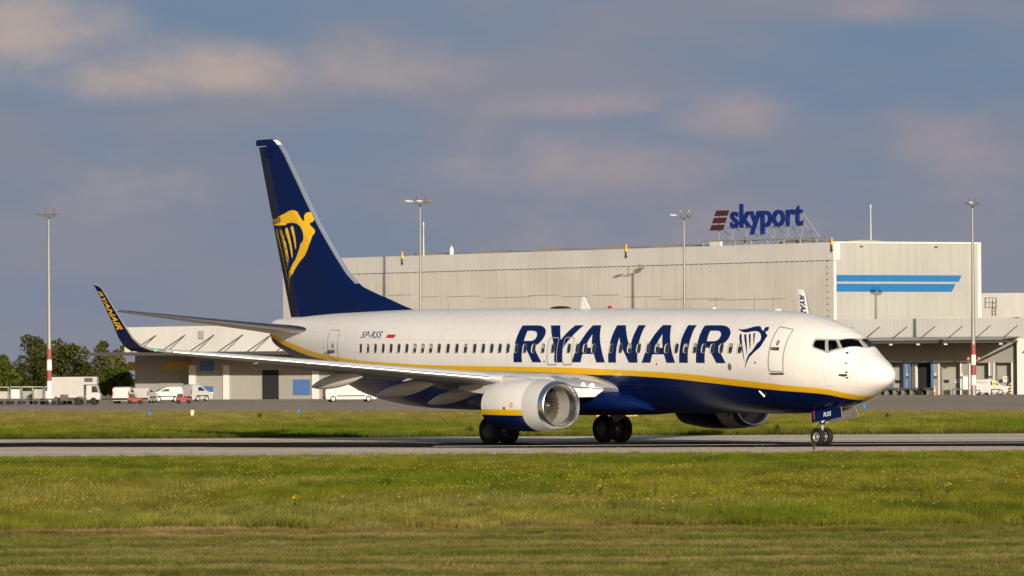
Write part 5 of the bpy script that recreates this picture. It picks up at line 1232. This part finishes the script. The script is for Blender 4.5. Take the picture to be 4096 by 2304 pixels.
# annex beyond on the far right, with a ladder
an = at(3925, 1180, 700); an.z = 0
annex = empty('annex_building', an); tag(annex, 'white annex behind the dock at the right edge with a caged roof ladder', 'building')
def zat(u, v, Y): return at(u, v, Y).z
z1, z2 = zat(4000, 1231, 700), zat(4000, 1172, 712)
b = MB(); b.box((6, 5, z1 / 2), (13.2, 10, z1)); b.build('wall', M['annex'], annex)
b = MB(); b.box((6, 17, z2 / 2), (13.4, 10, z2)); b.build('rear_wall', M['hall_front'], annex)
b = MB(); xx = at(3976, 1250, 700).x - an.x
for e in (-.22, .22): b.tube([(xx + e, -.15, z1 - 2.2), (xx + e, -.15, z1 + 1.0)], .035, 6)
for k in range(9): b.tube([(xx - .22, -.15, z1 - 2.1 + k * .33), (xx + .22, -.15, z1 - 2.1 + k * .33)], .025, 6)
b.build('ladder', M['dark_steel'], annex)
b = MB(); cx = xx - .3
for z in (0.05, .65, 1.25):
    for q in (((-.75, -.1), (.6, -.1)), ((-.75, .9), (.6, .9)), ((-.75, -.1), (-.75, .9)), ((.6, -.1), (.6, .9))): b.tube([(cx + q[0][0], q[0][1], z1 + z), (cx + q[1][0], q[1][1], z1 + z)], .03, 6)
for p in ((-.75, -.1), (-.3, -.1), (.15, -.1), (.6, -.1), (-.75, .9), (.6, .9)): b.tube([(cx + p[0], p[1], z1), (cx + p[0], p[1], z1 + 1.27)], .03, 6)
b.build('ladder_cage', M['dark_steel'], annex)
for u in (3790, 4000, 4130):
    p = at(u, 1278, 661); b = MB(); b.loft([[(p.x + 3.4 * math.cos(a), p.y + e, UP - .25 + .62 * math.sin(a)) for a in np.linspace(0, math.pi, 12)] for e in (0, 5)])
    o = b.build('rooflight', M['skylight'], smooth=True); place(o, Matrix.Identity(4), dock)

# ------------------------------------------------------------------ warehouse on the left
W0 = at(500, 1600, 640); W0.z = 0
ware = empty('warehouse', W0, TH); tag(ware, 'white warehouse with a shallow sheet roof and deep eave behind the left wing', 'building')
def wx(u, depth=0.0):
    best = None
    for k in range(-300, 1200):
        x = k * .05; q = W0 + Vector((x * math.cos(TH) - depth * math.sin(TH), x * math.sin(TH) + depth * math.cos(TH), 0)); d = abs(2048 + q.x / q.y * FPX - u)
        if best is None or d < best[0]: best = (d, x)
    return best[1]
WE, WU = 5.35, 8.25
x1_ = wx(1500); xm = wx(770)
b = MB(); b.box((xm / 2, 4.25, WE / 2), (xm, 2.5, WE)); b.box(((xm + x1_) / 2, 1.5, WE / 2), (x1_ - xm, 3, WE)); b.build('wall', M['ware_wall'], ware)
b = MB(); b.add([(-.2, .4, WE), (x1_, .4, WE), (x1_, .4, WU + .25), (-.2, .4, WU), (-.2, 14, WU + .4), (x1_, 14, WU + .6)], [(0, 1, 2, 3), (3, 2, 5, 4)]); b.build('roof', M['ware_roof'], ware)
b = MB(); ce = wx(356, -8); b.box(((ce + x1_) / 2, -3.9, WE - .05), (x1_ - ce, 8.8, .16)); b.box(((ce + x1_) / 2, -8.25, WE - .2), (x1_ - ce, .12, .3)); b.build('canopy', M['dark_steel'], ware)
for k in range(7):
    x = wx(618 + 116 * k); b = MB(); b.tube([(x, .3, WU - .95), (x - .4, -6, WE + .06)], .06, 6); b.build('tie_rod', M['dark_steel'], ware)
b = MB(); x = wx(800); b.box((x, .25, WU - .9), (.55, .2, .9)); b.build('wall_vent', M['steel'], ware)
def on_ware(u0, u1, v0, v1, y, name, m, t=.1):
    a, c = wx(u0, y), wx(u1, y); Yd = W0.y + (a + c) / 2 * math.sin(TH) + y * math.cos(TH); zt, zb = zat((u0 + u1) / 2, v0, Yd), max(.02, zat((u0 + u1) / 2, v1, Yd))
    b = MB(); b.box(((a + c) / 2, y, (zt + zb) / 2), (abs(c - a), t, zt - zb)); return b.build(name, m, ware)
on_ware(798, 853, 1444, 1484, -.05, 'window', M['blue_frame']); on_ware(812, 850, 1545, 1590, -.05, 'window', M['blue_frame'])
on_ware(1170, 1238, 1518, 1580, -.05, 'window', M['blue_frame'])
on_ware(650, 760, 1445, 1478, 2.95, 'fascia_board', mat('ochre board', (.42, .24, .04), .6, var=.3)); on_ware(510, 550, 1448, 1482, 2.95, 'fascia_board', mat('ochre panel', (.40, .24, .05), .6, var=.3))
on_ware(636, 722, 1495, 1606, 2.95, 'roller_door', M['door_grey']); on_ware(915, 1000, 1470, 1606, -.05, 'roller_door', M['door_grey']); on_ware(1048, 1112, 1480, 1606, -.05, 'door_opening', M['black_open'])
for u in (770, 905, 1262): on_ware(u - 14, u + 12, 1460, 1606, -.12, 'pilaster', M['white_matt'], .3)

# ------------------------------------------------------------------ lamp masts
def mast(u, vlamp, Yd, heads, label, stripes, beacon='red_lamp', side=False, k=.65):
    p = at(u, vlamp, Yd); H = p.z; o = empty('light_mast', (p.x, p.y, 0)); tag(o, label, 'light mast', 'floodlight masts along the apron')
    b = MB(); b.tube([(0, 0, 4.8 if stripes else 0), (0, 0, H - .5)], [.25, .10], 14); b.build('pole', M['mast'], o, smooth=True)
    if stripes:
        for q_ in range(5):
            b = MB(); z0 = q_ * 1.13; b.tube([(0, 0, z0), (0, 0, z0 + 1.13)], [.285, .275], 14); b.build('pole_band', M['mast_red' if q_ % 2 == 0 else 'mast_white'] if q_ else M['mast'], o, smooth=True)
    b = MB(); b.box((0, 0, H - .45 * k), (2.3 * k, .5 * k, .16 * k), 0); b.tube([(0, 0, H - .9 * k), (0, 0, H - .45 * k)], .2 * k, 10)
    for x in (-1.1, -.7, -.35, .35, .7, 1.1): b.box((x * k, 0, H - .25 * k), (.1 * k, .1 * k, .35 * k))
    b.build('head_frame', M['dark_steel'], o)
    for x, l_, t, tilt in heads:
        b = MB(); secs = []
        for i_ in range(7):
            q = i_ / 6; w_ = (.12 + .36 * math.sin(math.pi * min(.98, q * .8 + .15))) * k; secs.append([((q - .5) * l_ * k, w_ * math.cos(a), (.5 * w_) * math.sin(a) + (.5 - q) * tilt * k) for a in np.linspace(0, 2 * math.pi, 10, endpoint=False)])
        b.loft(secs); h = b.build('lamp_head', M['mast' if t else 'white_matt'], o, smooth=True); h.location = (x * k, 0, H + .05 * k)
    for x in (-.62, .95) if not side else (-.55, .5):
        x *= k; b = MB(); b.tube([(x, 0, H - .3 * k), (x, 0, H + .6 * k)], .025, 6, 0); b.tube([(x, 0, H + .6 * k), (x, 0, H + .68 * k), (x, 0, H + .95 * k), (x, 0, H + 1.02 * k)], [.05 * k, .10 * k, .09 * k, .03 * k], 10, 1); b.build('obstruction_light', [M['dark_steel'], M[beacon]], o)
    if side:
        for e in (-1, 1):
            b = MB(); b.box((e * .5, -.1, 3.6 + .1), (.4, .08, .08), 0); b.box((e * .62, -.1, 3.75), (.16, .16, .35), 0); b.tube([(e * .58, -.1, 3.95), (e * .58, -.1, 4.25)], [.14, .10], 8, 1); b.build('warning_lamp', [M['dark_steel'], M['orange_lamp']], o)
    return o
mast(194, 856, 600, [(-1.5, 1.7, 1, .1), (0, 1.8, 1, 0), (1.3, 1.7, 1, -.05)], 'light mast at the far left, left of the winglet', True, k=.6)
mast(1680, 806, 703.5, [(-1.9, 1.5, 0, .12), (-.1, 1.1, 0, 0), (1.45, 1.6, 1, .05)], 'light mast standing just right of the tail fin', False, k=.72)
mast(2736, 862, 663, [(-2.0, 1.4, 0, .12), (.9, 1.5, 1, .05)], 'light mast left of the skyport roof sign', False, 'orange_lamp', k=.62)
mast(3890, 812, 625, [(-.8, 1.0, 1, 0), (-.3, .8, 0, 0), (1.1, .9, 1, 0)], 'light mast before the right end of the hall, red and white at its foot', True, 'red_lamp', True, k=.6)

# ------------------------------------------------------------------ vehicles and small things on the apron
M['inlet_dim'] = mat('haze dulled weathered white', (.40, .385, .36), .6, var=.4, scale=1.2, dark=.75)  # truck white toned down in colour to imitate the heat haze
M['van_white'] = mat('van paint', (.44, .43, .41), .4, var=.15)
def van(u, Yd, label, length=4.3, h=1.82, face=1, col='van_white', text=None, rz=0.0, group='vans parked by the buildings', v=None):
    p = at(u, 1590, Yd); o = empty('van', (p.x, p.y, .01), rz if face > 0 else rz + math.pi); tag(o, label, 'van', group)
    L2, W2 = length / 2, .88
    prof = [(-L2, .42), (-L2 + .03, 1.0), (-L2 + .10, h - .12), (-L2 + .28, h), (L2 - 1.75, h), (L2 - 1.35, h - .16), (L2 - .80, 1.16), (L2 - .18, .98), (L2, .78), (L2, .36), (L2 - .1, .28), (-L2 + .1, .28)]
    b = MB(); secs = []
    for y, k in ((-W2, .93), (-W2 + .1, .985), (-W2 + .3, 1.0), (W2 - .3, 1.0), (W2 - .1, .985), (W2, .93)): secs.append([(x * (1 if abs(y) < W2 else .985), y, .28 + (z - .28) * k) for x, z in prof])
    b.loft(secs); body_ = b.build('body', M[col], o, smooth=True, angle=35)
    b = MB()
    for s in (-1, 1): b.prism([(L2 - 1.95, 1.12), (L2 - 1.95, h - .28), (L2 - 1.55, h - .28), (L2 - 1.02, 1.12)], s * (W2 - .03), s * (W2 + .006))
    b.prism([(L2 - 1.28, h - .22), (L2 - 1.24, h - .22), (L2 - .80, 1.2), (L2 - .86, 1.2)], -W2 + .15, W2 - .15)
    b.build('window', M['pane'], o)
    b = MB(); b.box((L2 - .04, 0, .46), (.16, 1.7, .2)); b.box((-L2 + .04, 0, .46), (.16, 1.7, .18)); b.box((0, -W2 - .005, .62), (length * .55, .03, .1)); b.box((0, W2 + .005, .62), (length * .55, .03, .1)); b.build('bumper', M['dark'], o)
    for x in (-L2 + .8, L2 - .85):
        for s in (-1, 1):
            MW = Matrix.Translation((x, s * (W2 - .1), .32)) @ Matrix.Rotation(R(90), 4, 'Z'); b = MB(); b.lathe([(-.1, .2), (-.11, .29), (-.06, .32), (.06, .32), (.11, .29), (.1, .2)], 24, 0, MW); w_ = b.build('wheel', M['tyre'], o, smooth=True)
            b = MB(); b.lathe([(-.105, .2), (-.07, .12), (-.09, .001)], 16, 0, MW); b.lathe([(.105, .2), (.07, .12), (.09, .001)], 16, 0, MW); b.build('rim', M['rim'], w_)
    for s in (-1, 1):
        b = MB(); b.box((L2 - .1, s * .68, .88), (.26, .24, .16)); b.build('headlight', M['lens'], o); b = MB(); b.box((-L2 + .03, s * .82, 1.0), (.08, .1, .42)); b.build('tail_light', M['red'], o)
    if text:
        v_, f_, (x0, x1, y0, y1) = text_mesh(text, 1, .01, .1); b = MB(); b.add([(-L2 + .75 + (x - x0) / (x1 - x0) * 1.15, -W2 - .012, 1.28 + (y - y0) / (y1 - y0) * .27) for x, y in v_], f_, 0)
        for k in range(3): b.box((-L2 + .6 + k * .02, -W2 - .008, 1.36 + k * .07), (.12, .01, .045), 1)
        b.build('lettering', [mat('grey green lettering', (.12, .16, .14), .6), M['maroon']], o, fix=False)
    return o
van(3958, 634, 'small white van with lettering parked by the dock doors at the right', 4.2, text='skyport', rz=R(-6), group=None)
van(580, 562, 'white van end-on below the winglet, nearest the box truck', 2.4, 1.6, group='vans by the warehouse', rz=R(70))
van(665, 575, 'white van before the grey roller door of the warehouse', 3.4, 1.65, face=-1, group='vans by the warehouse', rz=R(8))
van(790, 590, 'white high van in front of the small blue warehouse window', 2.8, 1.8, group='vans by the warehouse', rz=R(40))
van(1400, 560, 'large white van half hidden under the rear fuselage', 5.2, 2.1, group='vans by the warehouse', rz=R(10))
van(500, 556, 'grey box-like van left of the others by the warehouse corner', 2.6, 1.65, col='inlet_grey', group='vans by the warehouse', rz=R(75))
p = at(306, 1600, 535); tr = empty('box_truck', (p.x, p.y, .01), R(-3)); tr.scale = (.66, .66, .74); tag(tr, 'white high-sided airport truck facing right beside the far left mast', 'truck')
b = MB(); b.box((-1.1, 0, 2.35), (4.6, 2.4, 2.5)); b.box((2.1, 0, 3.1), (2.0, 2.2, 1.0)); b.build('cargo_box', M['inlet_dim'], tr)
b = MB(); b.loft([[(x, y, z) for x, z in ((1.6, .7), (3.55, .7), (3.6, 1.35), (3.35, 1.55), (3.1, 2.5), (1.6, 2.5))] for y in (-1.1, 1.1)]); b.build('cab', M['van_white'], tr)
b = MB(); b.prism([(2.35, 1.6), (3.28, 1.6), (3.06, 2.4), (2.35, 2.4)], -1.14, 1.14); b.build('window', M['pane'], tr)
b = MB(); b.box((1.9, -1.12, 3.2), (1.2, .06, .5)); b.build('side_opening', M['dark_steel'], tr)
b = MB(); b.box((0, 0, .85), (6.4, 1.0, .25)); b.box((-1.6, -1.1, .95), (1.2, .2, .8)); b.build('chassis', M['dark_steel'], tr)
for x in (-2.2, .3, 2.6):
    for s in (-1, 1):
        MW = Matrix.Translation((x, s * 1.0, .48)) @ Matrix.Rotation(R(90), 4, 'Z'); b = MB(); b.lathe([(-.15, .001), (-.15, .4), (-.1, .48), (.1, .48), (.15, .4), (.15, .001)], 20, 0, MW); b.build('wheel', M['tyre'], tr, smooth=True)
# baggage carts in a row at the far left
first = None
tints = ['steel', 'white_matt', 'door_grey', 'annex', 'inlet_grey']
for k in range(8):
    p = at(18 + 46 * k, 1608, 545 + 2 * (k % 3)); o = empty('baggage_cart', (p.x, p.y, .01), R(4 * (k % 3 - 1)))
    tag(o, 'low baggage cart in the row at the far left of the apron', 'baggage cart', 'baggage carts in a row at the far left')
    b = MB(); b.box((0, 0, .5), (1.05, 1.3, .1)); b.build('bed', M['dark_steel'], o)
    b = MB()
    for x in (-.48, .48):
        for y in (-.6, .6): b.tube([(x, y, .5), (x, y, 1.7)], .035, 6)
    b.box((0, 0, 1.72), (1.06, 1.32, .07)); b.build('canopy', M['steel'], o)
    b = MB(); b.box((0, .1, .95 + .1 * (k % 2)), (.85, 1.0, .7 + .2 * (k % 2))); b.build('load', M[tints[k % 5]], o)
    for x in (-.35, .35):
        for s in (-1, 1):
            MW = Matrix.Translation((x, s * .5, .2)) @ Matrix.Rotation(R(90), 4, 'Z'); b = MB(); b.lathe([(-.06, .001), (-.06, .17), (.06, .17), (.06, .001)], 12, 0, MW); b.build('wheel', M['tyre'], o)
# red tow tractors low by the vans
for u, lab in ((541, 'low red equipment between the grey and the white van'), (735, 'low red equipment before the warehouse pilaster')):
    p = at(u, 1612, 548); o = empty('tow_tractor', (p.x, p.y, .01)); tag(o, lab, 'tow tractor', 'red equipment by the warehouse')
    b = MB(); b.loft([[(x, y, z) for x, z in ((-.75, .18), (.75, .18), (.78, .5), (.2, .62), (-.7, .6))] for y in (-.6, .6)]); b.build('body', M['dim_red'], o)
    b = MB(); b.box((-.35, 0, .78), (.5, .9, .36)); b.build('seat', M['dark'], o)
    for x in (-.5, .5):
        for s in (-1, 1):
            MW = Matrix.Translation((x, s * .6, .2)) @ Matrix.Rotation(R(90), 4, 'Z'); b = MB(); b.lathe([(-.08, .001), (-.08, .2), (.08, .2), (.08, .001)], 14, 0, MW); b.build('wheel', M['tyre'], o)
# traffic cone, cabinet, rails, striped board beside the dock
def put(u, Yd, name, label, cat, rz=0.0):
    p = at(u, 1590, Yd); o = empty(name, (p.x, p.y, .01), rz); tag(o, label, cat); return o
o = put(3737, 641, 'traffic_cone', 'orange and white traffic cone at the end of the loading ledge', 'traffic cone')
b = MB(); b.box((0, 0, .04), (.55, .55, .08), 0)
for z0, z1, r0, r1, mi in ((.08, .4, .24, .18, 0), (.4, .62, .18, .14, 1), (.62, .8, .14, .11, 0), (.8, .92, .11, .09, 1), (.92, 1.1, .09, .05, 0)): b.tube([(0, 0, z0), (0, 0, z1)], [r0, r1], 14, mi)
b.build('cone', [M['orange'], M['white_matt']], o)
o = put(3861, 640, 'switch_cabinet', 'tall pale grey cabinet beside the striped mast foot', 'cabinet'); b = MB(); b.box((0, 0, 1.1), (.62, .4, 2.1)); b.box((0, 0, 2.17), (.7, .48, .06)); b.build('housing', M['annex'], o); b = MB(); b.box((0, -.21, 1.1), (.54, .02, 1.9)); b.box((.2, -.23, 1.2), (.04, .03, .2)); b.build('door', M['inlet_grey'], o)
for u, Yd, lab, w_ in ((3830, 636, 'dark low guard rail before the middle dock door', 1.1), (3925, 629, 'grey low guard rail before the white lettered van', 2.3)):
    o = put(u, Yd, 'guard_rail', lab, 'guard rail'); b = MB()
    for x in (-w_ / 2, w_ / 2): b.box((x, 0, .35), (.12, .12, .7))
    b.build('post', M['dark_steel'], o); b = MB(); b.box((0, 0, .66), (w_ + .1, .1, .12)); b.build('rail', M['dark_steel' if w_ < 2 else 'steel'], o)
o = put(3976, 628, 'notice_sign', 'yellow square notice sign on a post in front of the lettered van', 'sign'); b = MB(); b.tube([(0, 0, 0), (0, 0, 1.0)], .03, 6); b.build('post', M['steel'], o); b = MB(); b.box((0, -.04, 1.3), (.42, .03, .58), 0); b.box((0, -.058, 1.28), (.2, .01, .16), 1); b.build('panel', [M['warn_yellow'], M['dark_steel']], o)
o = put(4040, 639, 'hazard_board', 'black and yellow striped marker board by the last dock door', 'marker board'); b = MB()
for k in range(7): b.add([(-.13, 0, .1 + k * .17), (.13, 0, .1 + k * .17 + .1), (.13, 0, .1 + k * .17 + .185), (-.13, 0, .1 + k * .17 + .085)], [(0, 1, 2, 3)], k % 2)
b.box((0, .03, .7), (.28, .04, 1.3), 1); b.build('panel', [M['warn_yellow'], M['dark']], o)
# airfield lights, marker board and guidance sign on the far grass
for u, v, lab in ((3456, 1646, 'blue edge light on the grass edge ahead of the nose'), (598, 1673, 'blue edge light on the far grass below the left wing tip'), (1195, 1663, 'blue edge light on the far grass below the tail')):
    p = ground(u, v); o = empty('edge_light', (p.x, p.y, 0)); tag(o, lab, 'edge light', 'blue taxiway edge lights'); k = 1.0 if u > 3000 else .8
    b = MB(); b.tube([(0, 0, 0), (0, 0, .2 * k)], .03, 8); b.build('stem', M['dark_steel'], o); b = MB(); b.tube([(0, 0, .18 * k), (0, 0, .26 * k), (0, 0, .46 * k), (0, 0, .52 * k)], [.05, .085, .085, .03], 12); b.build('lens', mat('blue lens', (.01, .22, .65), .3, emit=.12, var=0), o, smooth=True)
p = ground(770, 1672); o = empty('marker_board', (p.x, p.y, 0)); tag(o, 'small cream marker board on the far grass under the left wing', 'marker board'); b = MB(); b.box((0, 0, .3), (.22, .06, .44)); b.box((0, .03, .06), (.06, .06, .12)); b.build('panel', mat('cream board', (.6, .5, .3), .6), o)
p = ground(2468, 1676); o = empty('guidance_sign', (p.x, p.y, 0)); tag(o, 'long yellow guidance sign in the grass behind the far main wheels', 'sign'); b = MB(); b.box((0, 0, .5), (2.45, .22, .72)); b.build('panel', mat('sign yellow', (.75, .44, .05), .5, emit=.0), o)
b = MB()
for x in (-.9, 0, .9): b.box((x, 0, .08), (.1, .12, .16))
b.build('post', M['dark_steel'], o)

# ------------------------------------------------------------------ trees
bark = mat('bark', (.09, .07, .05), .9, var=.4, scale=3)
def leaf_mat():
    m, nt, b = newmat('leaves'); N, L = nt.nodes, nt.links; out = nt.nodes['Material Output']
    a = N.new('ShaderNodeAttribute'); a.attribute_name = 'tint'; d = N.new('ShaderNodeBsdfDiffuse'); t = N.new('ShaderNodeBsdfTranslucent'); L.new(a.outputs['Color'], d.inputs[0]); L.new(a.outputs['Color'], t.inputs[0])
    mx = N.new('ShaderNodeMixShader'); mx.inputs[0].default_value = .25; L.new(d.outputs[0], mx.inputs[1]); L.new(t.outputs[0], mx.inputs[2]); L.new(mx.outputs[0], out.inputs[0]); nt.nodes.remove(b); return m
LM = leaf_mat()
def tree(u, vtop, Yd, width, label, col=(.05, .062, .013), lobes=11, seed=1, low=.12, n=3600):
    p = at(u, vtop, Yd); H = p.z; rr = np.random.default_rng(seed)
    o = empty('tree', (p.x, p.y, 0)); tag(o, label, 'tree', 'trees at the left behind the apron')
    b = MB(); b.tube([(0, 0, 0), (.1, 0, H * .35), (0, .1, H * .7)], [.28, .2, .08], 8)
    for k in range(6):
        a = k * 1.05; b.tube([(0, 0, H * (.25 + .07 * k)), (math.cos(a) * width * .3, math.sin(a) * width * .3, H * (.45 + .07 * k))], [.1, .03], 6)
    b.build('trunk', bark, o, smooth=True)
    P, C = [], []
    cs = [(rr.normal(0, width * .22), rr.normal(0, width * .2), H * (low + .12 + .66 * (k + .5) / lobes), ) for k in range(lobes)]
    for k, (cx, cy, cz) in enumerate(cs):
        q = (cz / H); r = width * (.36 if q < .6 else .36 * (1 - (q - .6) * 1.4)) * rr.uniform(.75, 1.15); m_ = n // lobes
        d = rr.normal(size=(m_, 3)); d /= np.linalg.norm(d, axis=1)[:, None]; rad = r * rr.uniform(.35, 1.0, m_) ** .45 * (1 + .25 * np.sin(d[:, 0] * 5 + k) * np.cos(d[:, 2] * 6))
        P.append(np.array([cx, cy, cz]) + d * rad[:, None] * np.array([1, 1, .78])); C.append(np.array(col) * rr.uniform(.75, 1.3) * rr.uniform(.6, 1.5, (m_, 1)))
    P = np.concatenate(P); C = np.concatenate(C); k = (P[:, 2] > H * low) & (P[:, 2] < H * 1.02); P, C = P[k], C[k]; m_ = len(P)
    a = rr.normal(size=(m_, 3)); a /= np.linalg.norm(a, axis=1)[:, None]; c = np.cross(a, rr.normal(size=(m_, 3))); c /= np.linalg.norm(c, axis=1)[:, None]; s = rr.uniform(.10, .24, (m_, 1))
    V = np.stack([P - a * s, P + c * s * .6, P + a * s, P - c * s * .6], 1).astype(np.float32)
    me = bpy.data.meshes.new('crown'); me.from_pydata(V.reshape(-1, 3), [], np.arange(m_ * 4).reshape(-1, 4).tolist())
    me.attributes.new('tint', 'FLOAT_COLOR', 'POINT').data.foreach_set('color', np.repeat(np.concatenate([C, np.ones((m_, 1))], 1), 4, 0).astype(np.float32).ravel()); me.materials.append(LM)
    cr = bpy.data.objects.new('crown', me); COL.objects.link(cr); cr.parent = o; return o
tree(0, 1410, 690, 3.4, 'bright green tree cut by the left edge', (.075, .095, .014), 9, 2)
tree(60, 1470, 705, 4.5, 'low dark tree between the edge tree and the tallest tree', (.040, .048, .012), 9, 7)
tree(152, 1336, 720, 5.6, 'tallest bushy tree just left of the far left mast', (.060, .062, .016), 16, 3, n=5200)
tree(262, 1372, 715, 5.6, 'broad dark tree right of the far left mast', (.048, .054, .013), 15, 4, n=5200)
tree(345, 1440, 720, 4.2, 'low olive tree between the broad tree and the warehouse', (.055, .062, .014), 11, 9)
tree(416, 1350, 735, 3.0, 'slim pale tree rising above the warehouse eave', (.085, .085, .03), 12, 5)
tree(474, 1366, 745, 2.6, 'small pale tree half behind the winglet', (.095, .088, .025), 9, 6)
tree(470, 1470, 670, 3.6, 'dense green bush tree at the warehouse corner', (.055, .072, .012), 11, 8)
sh = at(1110, 1266, 730)
